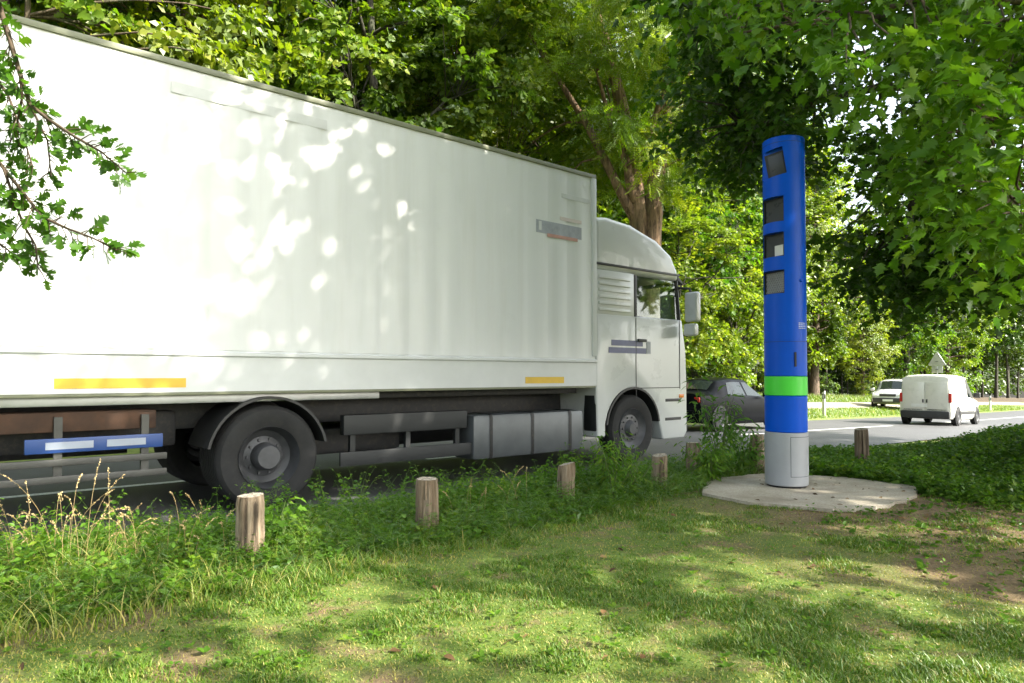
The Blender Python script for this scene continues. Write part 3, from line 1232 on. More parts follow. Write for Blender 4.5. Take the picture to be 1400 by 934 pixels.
# lower cab fittings
m = MB()
m.box((1.365, 0, .55), (.06, 2.40, .34), .02)
m.box((1.372, 0, 1.35), (.03, 1.9, .7), .02)
m.build('grille', M['dark_plastic'], cab)
for sgn in (-1, 1):
    MB().box((1.36, sgn * 1.0, .78), (.08, .36, .2), .03).build('headlight', M['clear_lens'], cab)
    MB().box((1.20, sgn * 1.215, .98), (.12, .03, .06), .01).build('side_lamp', M['orange_lens'], cab)
    MB().box((.98, sgn * 1.195, .62), (.42, .06, .05), .01).build('step', M['dark_plastic'], cab)
    MB().box((.98, sgn * 1.195, .92), (.40, .06, .05), .01).build('step', M['dark_plastic'], cab)
    arch(0, .51, .60, sgn * .75, sgn * 1.235, 8, 172, .03).build('wheel_arch', M['dark_plastic'], cab)
    mr_ = bpy.data.objects.new('mirror', None)
    COL.objects.link(mr_)
    mr_.parent = cab
    m = MB().box((1.24, sgn * 1.42, 2.42), (.14, .24, .48), .05, seg=3)
    m.box((1.22, sgn * 1.40, 2.05), (.14, .22, .20), .05, seg=3)
    m.build('housing', M['cab_white'] if sgn < 0 else M['dark_plastic'], mr_)
    MB().tube([(1.2, sgn * 1.15, 2.75), (1.24, sgn * 1.36, 2.72), (1.24, sgn * 1.42, 2.6)], .022).build('bracket', M['dark_plastic'], mr_)
MB().box((-.72, -1.08, .78), (.20, .25, .55), .03).build('air_intake', M['grey_plastic'], truck)
# seats and dash seen through the windows
for sgn in (-1, 1):
    MB().box((.30, sgn * .62, 2.30), (.16, .5, .7), .07, seg=3).build('seat', M['dark_plastic'], cab)
MB().tube([(.85 + .0, .62 + .2 * math.cos(a), 2.16 + .2 * math.sin(a)) for a in np.linspace(0, 6.28, 17)], .016).build('steering_wheel', M['dark_plastic'], cab)


# ------------------------------------------------------------------ cars
def lerp_station(st, x):
    for a, b in zip(st[:-1], st[1:]):
        if a[0] <= x <= b[0]:
            t = (x - a[0]) / max(1e-6, b[0] - a[0])
            return [a[i] + (b[i] - a[i]) * t for i in range(len(a))]
    return list(st[-1])


def make_car(name, label, cat, loc, rz, st, wheels, paint_, glass_faces, wheel_r=.31, arch_h=.02, roof_rail=False, rear_doors=False, wheel_face='silver', headlight_x=None, extra=None, tilt=0.0, group=None):
    """st: stations (x, z_low, z_belt, z_top, half width at belt, half width at roof) from rear to front"""
    root = thing(name, label, cat, loc, rz, group)
    root.rotation_euler = (0, tilt, rz)
    xs = sorted(set([s[0] for s in st] + list(np.arange(st[0][0] + .12, st[-1][0] - .05, .16))))
    S = [lerp_station(st, x) for x in xs]
    t = bmesh.new()
    rings = []

    def section(s):
        x, zl, zb, zt, wb, wt_ = s
        zm = zl + (zb - zl) * .45
        right = [(wb * .90, zl), (wb * .985, zl + .10), (wb, zm), (wb * .985, zb - .06), (wb * .96, zb), (wt_ + (wb * .96 - wt_) * .08, zt - .07 if zt - zb > .15 else zb + (zt - zb) * .5), (wt_ * .86, zt - .015 if zt - zb > .15 else zt), (wt_ * .45, zt + .012), (0, zt + .018)]
        pts = [(x, -y, z) for y, z in right] + [(x, y, z) for y, z in right[-2::-1]]
        return pts

    for s in S:
        rings.append([t.verts.new(p) for p in section(s)])
    n = len(rings[0])
    for A, B in zip(rings[:-1], rings[1:]):
        for k in range(n - 1):
            t.faces.new((A[k], A[k + 1], B[k + 1], B[k]))
        t.faces.new((A[n - 1], A[0], B[0], B[n - 1]))
    t.faces.new(rings[0])
    t.faces.new(rings[-1][::-1])
    bmesh.ops.recalc_face_normals(t, faces=t.faces[:])
    m = MB()
    m._merge(t)
    body = m.build('body', paint_, root, ang=38)

    def side_pt(x, f, sgn, off=.008):
        s = lerp_station(st, x)
        wb, wt_ = s[4] * .96, s[5] + (s[4] * .96 - s[5]) * .08
        z0, z1 = s[2], s[3] - .07
        return Vector((x, sgn * (wb + (wt_ - wb) * f + off), z0 + (z1 - z0) * f))

    for x0, x1, xt0, xt1 in glass_faces.get('side', []):
        for sgn in (-1, 1):
            g = MB()
            nn = 6
            lowp = [side_pt(x0 + (x1 - x0) * q / nn, .06, sgn) for q in range(nn + 1)]
            hip = [side_pt(xt0 + (xt1 - xt0) * q / nn, .92, sgn) for q in range(nn + 1)]
            for q in range(nn):
                g.quad(lowp[q], lowp[q + 1], hip[q + 1], hip[q])
            g.build('side_window', M['glass_dark'], root, smooth=False)
    for nm, xa, xb in glass_faces.get('cross', []):
        g = MB()
        A = lerp_station(st, xa)
        B = lerp_station(st, xb)
        d = Vector((xb - xa, 0, B[3] - A[3]))
        nrm = Vector((-d.z, 0, d.x)).normalized()
        if nrm.z < 0:
            nrm = -nrm
        off = nrm * .022
        rows = 5
        prev = None
        for q in range(rows + 1):
            tt = .08 + .84 * q / rows
            s = lerp_station(st, xa + (xb - xa) * tt)
            w = s[5] * .84
            row = [Vector((s[0], -w, s[3] - .012)) + off, Vector((s[0], 0, s[3] + .018)) + off, Vector((s[0], w, s[3] - .012)) + off]
            if prev:
                g.quad(prev[0], prev[1], row[1], row[0])
                g.quad(prev[1], prev[2], row[2], row[1])
            prev = row
        g.build(nm, M['glass_dark'], root, smooth=False)
    for wx in wheels:
        s = lerp_station(st, wx)
        for sgn in (-1, 1):
            y = sgn * (s[4] - .085)
            wr = bpy.data.objects.new('wheel', None)
            COL.objects.link(wr)
            wr.parent = root
            wr.location = (wx, y, wheel_r)
            m = MB()
            m.lathe([(wheel_r * .62, -.10), (wheel_r * .9, -.105), (wheel_r, -.075), (wheel_r, .075), (wheel_r * .9, .105), (wheel_r * .62, .10)], axis='Y', seg=32)
            m.build('tyre', M['tyre'], wr)
            m = MB()
            o = -sgn * .1
            m.lathe([(0, o * .8), (wheel_r * .15, o * .82), (wheel_r * .22, o * .6), (wheel_r * .55, o * .75), (wheel_r * .64, o * 1.0), (wheel_r * .64, -o)], axis='Y', seg=30)
            m.build('rim', M['rim'], wr)
            m = MB()
            m.lathe([(wheel_r * 1.16, .0), (wheel_r * 1.16, .02), (0, .02)], c=(wx, sgn * (s[4] + .001) - (.0 if sgn < 0 else 0), wheel_r + arch_h), axis='Y', seg=32)
            m.bm.transform(Matrix.Translation((0, sgn * .0 + (.017 if sgn < 0 else .003), 0)))
            m.build('wheel_arch', M['recess'], root)
            wr.location.y = sgn * (s[4] - .07)
    if extra:
        extra(root, st)
    return root


def lamps(root, front_x, rear_x, w, hz, rz_, front_mat=None, rear_tall=.14):
    for sgn in (-1, 1):
        MB().box((front_x, sgn * (w - .20), hz), (.14, .30, .13), .04, seg=3).build('headlight', M['clear_lens'], root)
        MB().box((rear_x, sgn * (w - .11), rz_), (.10, .17, rear_tall), .03, seg=3).build('tail_lamp', M['red_lens'], root)


def car_pos(s, p):
    x, y = w2(s, p + float(bend(s)))
    return x, y


# dark saloon in the left lane, ahead of the truck
sal = [(-2.2, .34, .78, .86, .70, .56), (-2.12, .24, .94, 1.00, .80, .62), (-1.55, .20, .96, 1.04, .86, .64), (-1.05, .19, .95, 1.36, .87, .58), (-.5, .19, .94, 1.43, .88, .60), (.2, .19, .93, 1.42, .88, .60), (1.05, .19, .91, .98, .87, .64), (1.65, .20, .84, .90, .85, .62), (2.1, .24, .70, .78, .78, .58), (2.2, .34, .60, .64, .66, .5)]


def sal_extra(root, st):
    lamps(root, 2.08, -2.12, .80, .68, .84)
    MB().box((-2.2, 0, .45), (.08, 1.3, .22), .03).build('bumper', M['car_black'], root)
    MB().box((2.18, 0, .38), (.08, 1.3, .2), .03).build('bumper', M['car_black'], root)
    for sgn in (-1, 1):
        MB().box((.75, sgn * .98, .98), (.12, .20, .13), .04, seg=3).build('mirror', M['car_black'], root)
    MB().box((2.23, 0, .42), (.01, .46, .10)).build('number_plate', M['plate'], root)


x, y = car_pos(17.1, 10.95)
make_car('saloon_car', 'dark saloon car half hidden between the truck cab and the leafy shrub', 'car', (x, y, float(road_z(17.1))), RANG,
         sal, (-1.35, 1.35), M['car_black'], {'side': [(-.95, -.1, -.75, -.12), (-.02, .75, -.03, .18)], 'cross': [('windscreen', .25, 1.02), ('rear_window', -1.5, -1.08)]}, extra=sal_extra, tilt=.02)

# small white van driving away in the near lane
van = [(-1.98, .36, 1.02, 1.62, .80, .72), (-1.94, .26, 1.02, 1.74, .83, .73), (-1.6, .22, 1.02, 1.80, .86, .74), (-.6, .20, 1.00, 1.83, .87, .74), (.25, .20, .98, 1.80, .87, .72), (.52, .20, .97, 1.72, .87, .69), (1.18, .20, .94, 1.04, .86, .66), (1.65, .21, .86, .93, .84, .62), (1.95, .25, .70, .78, .78, .56), (2.04, .36, .58, .62, .66, .5)]


def van_extra(root, st):
    for sgn in (-1, 1):
        MB().box((1.93, sgn * .62, .72), (.14, .30, .16), .04, seg=3).build('headlight', M['clear_lens'], root)
        MB().box((-1.95, sgn * .775, .98), (.08, .10, .34), .02, seg=3).build('tail_lamp', M['red_lens'], root)
        MB().box((.80, sgn * .99, 1.10), (.14, .20, .20), .04, seg=3).build('mirror', M['dark_plastic'], root)
        dd = MB().box((-1.992, sgn * .365, 1.02), (.02, .70, 1.02), .008).build('rear_door', M['van_white'], root)
        MB().box((-2.006, sgn * .06, .86), (.02, .05, .12), .006).build('handle', M['dark_plastic'], dd)
        MB().box((-2.0, sgn * .38, .55), (.004, .6, .05)).build('trim_strip', M['dark_plastic'], dd)
    MB().box((-2.0, 0, .38), (.16, 1.56, .26), .05).build('bumper', M['dark_plastic'], root)
    MB().box((2.02, 0, .36), (.10, 1.36, .22), .04).build('bumper', M['dark_plastic'], root)
    for sgn in (-1, 1):
        MB().box((-.05, sgn * .875, .46), (1.9, .02, .11), .006).build('side_moulding', M['dark_plastic'], root)
    MB().box((-2.012, .18, .70), (.01, .5, .11)).build('number_plate', M['plate'], root)


x, y = car_pos(29.0, 8.84)
make_car('panel_van', 'small white panel van with closed rear doors driving away along the road', 'van', (x, y, float(road_z(29.0))), RANG + .06,
         van, (-1.30, 1.32), M['van_white'], {'side': [(.12, 1.0, .10, .48)], 'cross': [('windscreen', .54, 1.16)]}, extra=van_extra, tilt=.028)

# pale off-roader standing beyond the verge, nose to the camera
suv = [(-2.0, .42, .95, 1.05, .74, .60), (-1.94, .34, 1.0, 1.35, .82, .62), (-1.6, .28, 1.02, 1.60, .86, .64), (-.6, .26, 1.0, 1.66, .88, .65), (.3, .26, .99, 1.60, .88, .63), (.95, .26, .98, 1.06, .87, .66), (1.55, .28, .94, 1.01, .86, .66), (1.95, .34, .80, .90, .80, .62), (2.06, .42, .66, .72, .70, .52)]


def suv_extra(root, st):
    lamps(root, 1.98, -1.98, .82, .80, .95)
    MB().box((2.05, 0, .52), (.10, 1.5, .26), .04).build('bumper', M['dark_plastic'], root)
    MB().box((2.06, 0, .80), (.05, .80, .13), .02).build('grille', M['dark_plastic'], root)
    MB().box((-2.0, 0, .5), (.08, 1.4, .26), .03).build('bumper', M['dark_plastic'], root)
    MB().box((2.11, 0, .52), (.01, .5, .11)).build('number_plate', M['plate'], root)
    for sgn in (-1, 1):
        MB().box((.70, sgn * .99, 1.08), (.13, .20, .15), .04, seg=3).build('mirror', M['suv_paint'], root)


vx = at(1222, 552, 39.0)
make_car('offroad_car', 'pale off-road car with a dark windscreen parked beyond the grass verge, left of the van', 'car', (vx.x, vx.y, gz(vx.x, vx.y) + .03), math.radians(232),
         suv, (-1.28, 1.32), M['suv_paint'], {'side': [(-1.55, -.5, -1.45, -.52), (-.42, .62, -.44, .22)], 'cross': [('windscreen', .32, .94), ('rear_window', -1.92, -1.62)]}, extra=suv_extra, wheel_r=.34)


# ------------------------------------------------------------------ delineator posts and sign
def delineator(s, p, label):
    x, y = car_pos(s, p)
    root = thing('delineator_post', label, 'marker post', (x, y, gz(x, y)), RANG + math.pi / 2, 'white marker posts on the far verge')
    m = MB()
    m.prism([(-.06, -.2), (.06, -.2), (.06, .98), (-.06, 1.06)], -.05, .05, .018, 3)
    b = m.build('post_body', M['van_white'], root)
    MB().box((0, 0, .82), (.126, .106, .22), .018).build('black_band', M['dark_plastic'], root)
    for sgn in (-1, 1):
        MB().box((0, sgn * .055, .82), (.045, .006, .16), .002).build('reflector', M['clear_lens'], root)


delineator(28.6, 13.1, 'white marker post with a black band on the sunny verge just right of the column')
delineator(58.0, 12.95, 'distant white marker post at the right end of the sunny verge')

sv = at(1281, 520, 43.0)
sx, sy = sv.x, sv.y
sg = thing('road_sign', 'grey back of a triangular warning sign above a square plate, behind the van', 'road sign', (sx, sy, gz(sx, sy)), RANG)
sb = gz(sx, sy)
m = MB().tube([(0, 0, -.3), (0, 0, 2.72)], .035, 10)
m.build('pole', M['alu'], sg)
ztri = EYE - (500 - 512) / FPX * 43 - sb
tri = [(-.46, ztri), (.46, ztri), (.50, ztri + .06), (.05, ztri + .84), (-.05, ztri + .84), (-.50, ztri + .06)]
MB().prism([(a, b) for a, b in tri], -.018, .018, .004, 1, axis='X').build('triangle_plate', M['alu'], sg)
MB().box((0, 0, ztri - .24), (.03, .62, .44), .008).build('square_plate', M['alu'], sg)
for zz in (ztri + .25, ztri - .25):
    MB().box((-.05, 0, zz), (.05, .16, .04), .005).build('clamp', M['tank'], sg)
# ------------------------------------------------------------------ leaves, twigs, trees
def prof_leaf(prof, skew=.0, fold=.25, curl=.12):
    """leaf template from half-width profile [(x, y)...]; returns verts and quads"""
    V, F = [], []
    for x, y in prof:
        V.append((x, 0, -curl * x * x))
        V.append((x + skew * y, y, fold * y - curl * x * x))
        V.append((x + skew * y, -y, fold * y - curl * x * x))
    for i in range(len(prof) - 1):
        a, b = 3 * i, 3 * (i + 1)
        F.append((a, b, b + 1, a + 1))
        F.append((a, a + 2, b + 2, b))
    return np.array(V, float), np.array(F, int)


T_DIAMOND = (np.array([(0, 0, 0), (.45, .34, .08), (1, 0, -.12), (.45, -.34, .08)], float), np.array([(0, 1, 2, 3)], int))
T_OVAL = prof_leaf([(0, .01), (.18, .22), (.42, .31), (.72, .2), (1, .01)], 0, .3, .2)
T_MAPLE = prof_leaf([(0, .02), (.06, .34), (.16, .20), (.26, .52), (.42, .24), (.58, .34), (.70, .13), (1, .01)], .22, .18, .18)
T_MAPLE_LO = prof_leaf([(0, .05), (.22, .50), (.45, .22), (.6, .33), (1, .01)], .2, .2, .18)
T_LOBED = prof_leaf([(0, .012), (.18, .03), (.28, .22), (.38, .40), (.43, .14), (.52, .16), (.62, .40), (.68, .16), (.78, .22), (.88, .17), (1, .02)], .28, .15, .1)
T_WILLOW = prof_leaf([(0, .01), (.25, .13), (.55, .15), (.8, .08), (1, .005)], 0, .3, .35)


def _pinnate():
    V, F = [], []
    for i in range(6):
        x = .12 + i * .15
        for sg_ in (-1, 1):
            b = len(V)
            L = .26 * (1 - .05 * i)
            V += [(x, 0, -.05 * x * 4 * x), (x + .06, sg_ * L * .5 + .035, -.2 * x * x - .01), (x + .10, sg_ * L, -.2 * x * x - .07), (x - .03, sg_ * L * .5, -.2 * x * x - .01)]
            F.append((b, b + 1, b + 2, b + 3))
    return np.array(V, float), np.array(F, int)


T_PINNATE = _pinnate()


def unit(a):
    return a / np.maximum(np.linalg.norm(a, axis=-1, keepdims=True), 1e-9)


def leaves(P, A, N, size, tmpl, rg):
    """P base points, A axis, N approximate normal -> vertex, face arrays"""
    tv, tf = tmpl
    A = unit(A)
    N = N - A * (A * N).sum(-1, keepdims=True)
    N = unit(N)
    B = np.cross(N, A)
    size = np.asarray(size)[:, None, None] if np.ndim(size) else size
    V = P[:, None, :] + size * (tv[None, :, 0:1] * A[:, None, :] + tv[None, :, 1:2] * B[:, None, :] + tv[None, :, 2:3] * N[:, None, :])
    F = tf[None] + (np.arange(len(P)) * len(tv))[:, None, None]
    return V.reshape(-1, 3), F.reshape(-1, tf.shape[1])


def rand_dirs(n, rg):
    return unit(rg.normal(size=(n, 3)))


def sprays(C, rad, n_twig, n_leaf, size, tmpl, rg, droop=.5, flat=.55, out=None, upn=1.3, rvar=.25, out_w=.6, out_n=.35):
    """leafy twigs radiating from clump centres C with radii rad"""
    nc = len(C)
    D = rand_dirs(nc * n_twig, rg).reshape(nc, n_twig, 3)
    D[..., 2] *= flat
    if out is not None:
        D = D + out_w * out[:, None, :]
    D = unit(D)
    L = (rad[:, None] * rg.uniform(.55, 1.15, (nc, n_twig)))[..., None]
    t = (np.linspace(.18, 1, n_leaf)[None, None, :] + rg.uniform(-.04, .04, (nc, n_twig, n_leaf)))[..., None]
    P = C[:, None, None, :] + D[:, :, None, :] * L[:, :, None, :] * t
    P[..., 2] -= (droop * L[:, :, None, 0] * t[..., 0] ** 2) * .5
    P = P + rg.normal(size=P.shape) * size * .25
    side = np.cross(D, np.array([0, 0, 1.0]))
    side = unit(side + 1e-4)
    sg_ = np.where(np.arange(n_leaf) % 2 == 0, 1.0, -1.0)[None, None, :, None]
    A = D[:, :, None, :] * .7 + side[:, :, None, :] * sg_ * rg.uniform(.4, 1.2, P.shape[:3] + (1,)) + rg.normal(size=P.shape) * .35
    A[..., 2] -= .35 * droop + .15
    Nn = rg.normal(size=P.shape) * .55
    Nn[..., 2] += upn
    if out is not None:
        Nn = Nn + out[:, None, None, :] * out_n
    crnd = np.broadcast_to(rg.uniform(-rvar, rvar, nc)[:, None, None], P.shape[:3]) + rg.normal(.42, .17, P.shape[:3])
    P = P.reshape(-1, 3)
    sz = size * rg.uniform(.65, 1.2, len(P))
    V, F = leaves(P, A.reshape(-1, 3), Nn.reshape(-1, 3), sz, tmpl, rg)
    rnd = np.repeat(np.clip(crnd.reshape(-1), 0, 1), len(tmpl[1]))
    return V, F, rnd


def tubes_np(paths, seg=6):
    """list of (points (n,3), radii (n,)) -> V, F"""
    Vs, Fs = [], []
    off = 0
    ang = np.linspace(0, 2 * np.pi, seg, endpoint=False)
    for pts, rad in paths:
        pts = np.asarray(pts, float)
        rad = np.asarray(rad, float)
        d = np.gradient(pts, axis=0)
        d = unit(d)
        ref = np.where(np.abs(d[:, 2:3]) > .9, np.array([[1.0, 0, 0]]), np.array([[0, 0, 1.0]]))
        if abs(d[0, 2]) > .6:
            ref = np.tile([[1.0, .2, 0]], (len(d), 1))
        u = unit(np.cross(d, ref))
        v = np.cross(d, u)
        ring = pts[:, None, :] + rad[:, None, None] * (np.cos(ang)[None, :, None] * u[:, None, :] + np.sin(ang)[None, :, None] * v[:, None, :])
        Vs.append(ring.reshape(-1, 3))
        n = len(pts)
        i = (np.arange(n - 1)[:, None] * seg + np.arange(seg)[None]).ravel()
        j = (np.arange(n - 1)[:, None] * seg + (np.arange(seg)[None] + 1) % seg).ravel()
        Fs.append(np.stack([i, j, j + seg, i + seg], -1) + off)
        off += n * seg
    return np.concatenate(Vs), np.concatenate(Fs)


def curve3(a, b, sag, n=7, rg=None, wob=.0):
    a = np.asarray(a, float)
    b = np.asarray(b, float)
    t = np.linspace(0, 1, n)[:, None]
    p = a + (b - a) * t
    p[:, 2] += (sag * 4 * t * (1 - t))[:, 0]
    if rg is not None and wob:
        w = rg.normal(size=(n, 3)) * wob
        w[0] = 0
        w[-1] = 0
        p += w
    return p


def tree_parts(seed, H, base, radius, n_clump, trunk_r, leaf, leaf_size, tmpl, bark, n_twig=9, n_leaf=12, clump_r=(.7, 1.25), forks=1, droop=.5, lean=(0, 0), squash=1.0, low_fill=.2, flat=.55):
    """meshes of one tree standing at the origin: trunk with limbs, crown"""
    rg = np.random.default_rng(seed)
    ch = H - base
    # trunk(s)
    paths = []
    skel = []
    top = np.array([lean[0], lean[1], H * .82])
    for f in range(forks):
        a0 = rg.uniform(0, 6.28) + f * 6.28 / max(1, forks)
        spread = 0 if forks == 1 else .07 * H
        tp = top + np.array([math.cos(a0) * spread, math.sin(a0) * spread, -f * .6])
        n = 12
        t = np.linspace(0, 1, n)
        pts = np.outer(t, tp)
        pts[:, 0] += .02 * H * np.sin(t * 5 + a0) * t
        pts[:, 1] += .02 * H * np.cos(t * 4 + a0) * t
        if forks > 1:
            pts[:, :2] *= np.clip((t - .12) * 1.6, 0, 1.2)[:, None]
        pts[0, 2] = -.4
        rad = trunk_r * (1 - .86 * t) * (1 + .5 * np.exp(-t * 18)) * (1 if forks == 1 else .75)
        paths.append((pts, rad))
        for q in np.linspace(0, n - 1, 30):
            i = int(q)
            fr = q - i
            pt = pts[i] * (1 - fr) + pts[min(i + 1, n - 1)] * fr
            if pt[2] > base * .8:
                skel.append((pt, rad[i]))
    # clump centres in an uneven crown
    C = []
    ph = rg.uniform(0, 6.28, 5)
    while len(C) < n_clump:
        d = unit(rg.normal(size=3))
        rr = rg.uniform() ** (1 / 2.6)
        az = math.atan2(d[1], d[0])
        lump = 1 + .16 * math.sin(2 * az + ph[0]) + .13 * math.sin(3 * az + ph[1]) + .12 * math.sin(5 * d[2] + ph[2])
        z = base + ch * (.5 + .5 * d[2] * rr)
        hz = (z - base) / ch
        wid = radius * lump * rr * (1.0 if hz > .3 else .75 + .8 * hz)
        c = np.array([d[0] * wid + lean[0] * z / H, d[1] * wid * squash + lean[1] * z / H, z])
        if rg.uniform() < low_fill and hz > .6:
            continue
        C.append(c)
    C = np.array(C)
    # main limbs
    for k in range(9):
        i = rg.integers(2, len(skel) - 6) if len(skel) > 10 else 0
        s0, r0 = skel[i]
        far_ = C[rg.integers(0, len(C))]
        e = s0 + (far_ - s0) * .8
        pts = curve3(s0, e, .06 * np.linalg.norm(e - s0), 8, rg, .06)
        rr = np.linspace(max(.03, r0 * .55), .025, 8)
        paths.append((pts, rr))
        for p_, r_ in zip(pts[2:], rr[2:]):
            skel.append((p_, r_))
    SP = np.array([p for p, r in skel])
    SR = np.array([r for p, r in skel])
    for c in C:
        dd = np.linalg.norm(SP - c, axis=1) + np.maximum(0, SP[:, 2] - c[2]) * .8
        i = int(np.argmin(dd))
        if dd[i] > .4:
            pts = curve3(SP[i], c, .08 * dd[i], 5, rg, .04)
            paths.append((pts, np.linspace(min(.05, SR[i] * .6), .010, 5)))
    V, F = tubes_np(paths, 7)
    trunk = np_mesh('trunk', V, F, bark, smooth=True)
    cen = np.array([lean[0] * .6, lean[1] * .6, base + ch * .45])
    out = unit(C - cen)
    rad = rg.uniform(*clump_r, len(C))
    V, F, rnd = sprays(C, rad, n_twig, n_leaf, leaf_size, tmpl, rg, droop=droop, flat=flat, out=out, upn=.6, out_n=.9)
    crown = np_mesh('crown', V, F, leaf, rnd)
    return trunk, crown


def put_tree(parts, name, label, cat, x, y, z, rz, sc=1.0, group=None):
    o = thing(name, label, cat, (x, y, z), rz, group)
    o.scale = (sc, sc, sc)
    link('trunk', parts[0], o)
    link('crown', parts[1], o)
    return o


K_MAPLE = tree_parts(1, 20, 1.6, 5.0, 230, .28, M['leaf_far'], .21, T_MAPLE_LO, M['bark_dark'], 10, 14)
K_MAPLE2 = tree_parts(2, 21, 2.4, 5.0, 230, .30, M['leaf_far'], .21, T_MAPLE_LO, M['bark'], 10, 14, lean=(.8, .3))
K_LIME = tree_parts(3, 19, 1.2, 4.8, 240, .24, M['leaf_lime'], .20, T_DIAMOND, M['bark'], 12, 17)
K_YOUNG = tree_parts(4, 9, .9, 2.5, 110, .11, M['leaf_lime'], .16, T_MAPLE_LO, M['bark_dark'], 9, 12, (.5, .9))
K_ROB = tree_parts(5, 20, 7.0, 5.4, 230, .62, M['leaf_robinia'], .42, T_PINNATE, M['bark_red'], 11, 12, (.8, 1.5), forks=2, droop=.75)
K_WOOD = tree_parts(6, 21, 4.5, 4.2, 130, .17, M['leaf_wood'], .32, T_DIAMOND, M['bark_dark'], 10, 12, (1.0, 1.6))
K_BUSH = tree_parts(7, 3.2, .25, 1.7, 60, .05, M['leaf_far'], .13, T_DIAMOND, M['bark_dark'], 8, 10, (.35, .6))


def tree_sp(parts, name, label, s, p, sc, rz, cat='tree', group=None):
    x, y = car_pos(s, p)
    return put_tree(parts, name, label, cat, x, y, gz(x, y) - .05, rz, gap_scale(x, y, sc), group)


G_FRONT = 'trees along the far side of the road'
def gap_scale(x, y, sc):
    # a lower stretch of the wood right of the column, where the sky shows
    px = 700 + FPX * x / max(y, 1)
    return sc * (.5 if 1112 < px < 1228 else 1)


front = [
    (K_MAPLE, 'maple_tree', 'dense green tree behind the rear of the truck box, at the top left corner', -4.5, 16.6, .95, .3),
    (K_LIME, 'lime_tree', 'yellow green tree over the truck roof, second from the left', 0.8, 15.6, .92, 1.2),
    (K_MAPLE2, 'maple_tree', 'dark green maple over the middle of the truck roof', 4.6, 17.6, 1.0, 2.2),
    (K_MAPLE, 'maple_tree', 'broad maple with bright outer leaves above the front half of the truck box', 9.3, 17.2, .92, 3.9),
    (K_LIME, 'lime_tree', 'light yellow green tree left of the forked robinia trunk', 14.6, 19.4, 1.05, 4.4),
    (K_YOUNG, 'young_tree', 'bright young tree with yellow leaves between the truck cab and the column', 22.6, 16.3, .95, .8),
    (K_MAPLE, 'maple_tree', 'tall maple behind the yellow young tree, left of the column', 27.0, 19.6, 1.0, 5.2),
    (K_YOUNG, 'young_tree', 'slim young tree hanging low to the left of the column top', 31.5, 18.8, 1.15, 2.0),
    (K_LIME, 'lime_tree', 'yellow green tree at the wood edge just right of the column', 38.5, 20.2, .95, 5.6),
    (K_MAPLE2, 'maple_tree', 'tall sunlit tree with a bare lower trunk above the off-road car', 44.5, 20.4, .92, .2),
    (K_LIME, 'lime_tree', 'sunlit tree at the wood edge straight behind the white van', 52.0, 19.8, .95, 1.0),
    (K_MAPLE, 'maple_tree', 'green tree at the wood edge right of the white van', 60.0, 19.0, .95, 2.8),
    (K_LIME, 'lime_tree', 'farthest pale tree at the right end of the wood edge', 70.0, 18.0, 1.05, 4.0),
]
for kd, nm, lb, s, p, sc, rz in front:
    tree_sp(kd, nm, lb, s, p, sc, rz, group=G_FRONT)
rv = at(884, 400, 21.0)
put_tree(K_ROB, 'robinia_tree', 'tall robinia with a forked red brown trunk rising behind the truck cab', 'tree', rv.x, rv.y, gz(rv.x, rv.y) - .1, .9, 1.0, G_FRONT)

rg = np.random.default_rng(21)
pts = []
tries = 0
while len(pts) < 90 and tries < 6000:
    tries += 1
    s, p = rg.uniform(-14, 130), rg.uniform(21.5, 46)
    if all((s - a) ** 2 + (p - b) ** 2 > 3.6 ** 2 for a, b in pts):
        pts.append((s, p))
for s, p in pts:
    tree_sp(K_WOOD, 'forest_tree', 'slender dark tree standing deep in the wood behind the front trees', s, p, rg.uniform(.8, 1.15), rg.uniform(0, 6.28), group='trees deep in the wood')
for k, (s, p, sc) in enumerate([(17.5, 17.8, 1.0), (30, 20.5, .9), (35.2, 21.5, 1.0), (41.5, 21.8, .85), (48.5, 21.2, 1.0), (56, 20.8, .9), (65, 20, 1.0), (2, 17.5, 1.0), (8, 18.5, 1.0), (-3, 18, 1.0), (12.5, 17.5, 1.1), (75, 19, 1.2)]):
    tree_sp(K_BUSH, 'forest_shrub', 'low green shrub growing under the trees at the wood edge', s, p, sc, k * 1.3, 'shrub', 'shrubs along the wood edge')
# far mass of the wood that closes the view
n = 4200
s = rg.uniform(-50, 230, n)
p = rg.uniform(46, 56, n)
x, y = w2(s, p + bend(s))
z = rg.uniform(-3, 24, n)
fpx = 700 + FPX * x / np.maximum(y, 1)
low_ = (fpx > 1100) & (fpx < 1240) & (512 - (z - EYE) / np.maximum(y, 1) * FPX < 350)
C = np.stack([x, y, z], -1)[~low_]
V, F, rnd = sprays(C, rg.uniform(1.2, 2.2, len(C)), 7, 7, .75, T_DIAMOND, rg)
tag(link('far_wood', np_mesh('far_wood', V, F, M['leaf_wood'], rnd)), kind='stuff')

# ------------------------------------------------------------------ the big maple on the right, its crown over the column
rg = np.random.default_rng(33)
mt = thing('big_maple_tree', 'huge dark maple overhanging the blue column from the right', 'tree', (8.6, 6.4, gz(8.6, 6.4) - .1))
TB = np.array([8.6, 6.4, 0.0])
tr = np.array([[8.6, 6.4, -.4], [8.6, 6.4, .5], [8.55, 6.45, 2.0], [8.5, 6.6, 4.0], [8.5, 6.8, 7.0], [8.4, 7.0, 10.5], [8.3, 7.0, 13.5]])
paths = [(tr, np.array([.52, .42, .36, .31, .24, .15, .05]))]
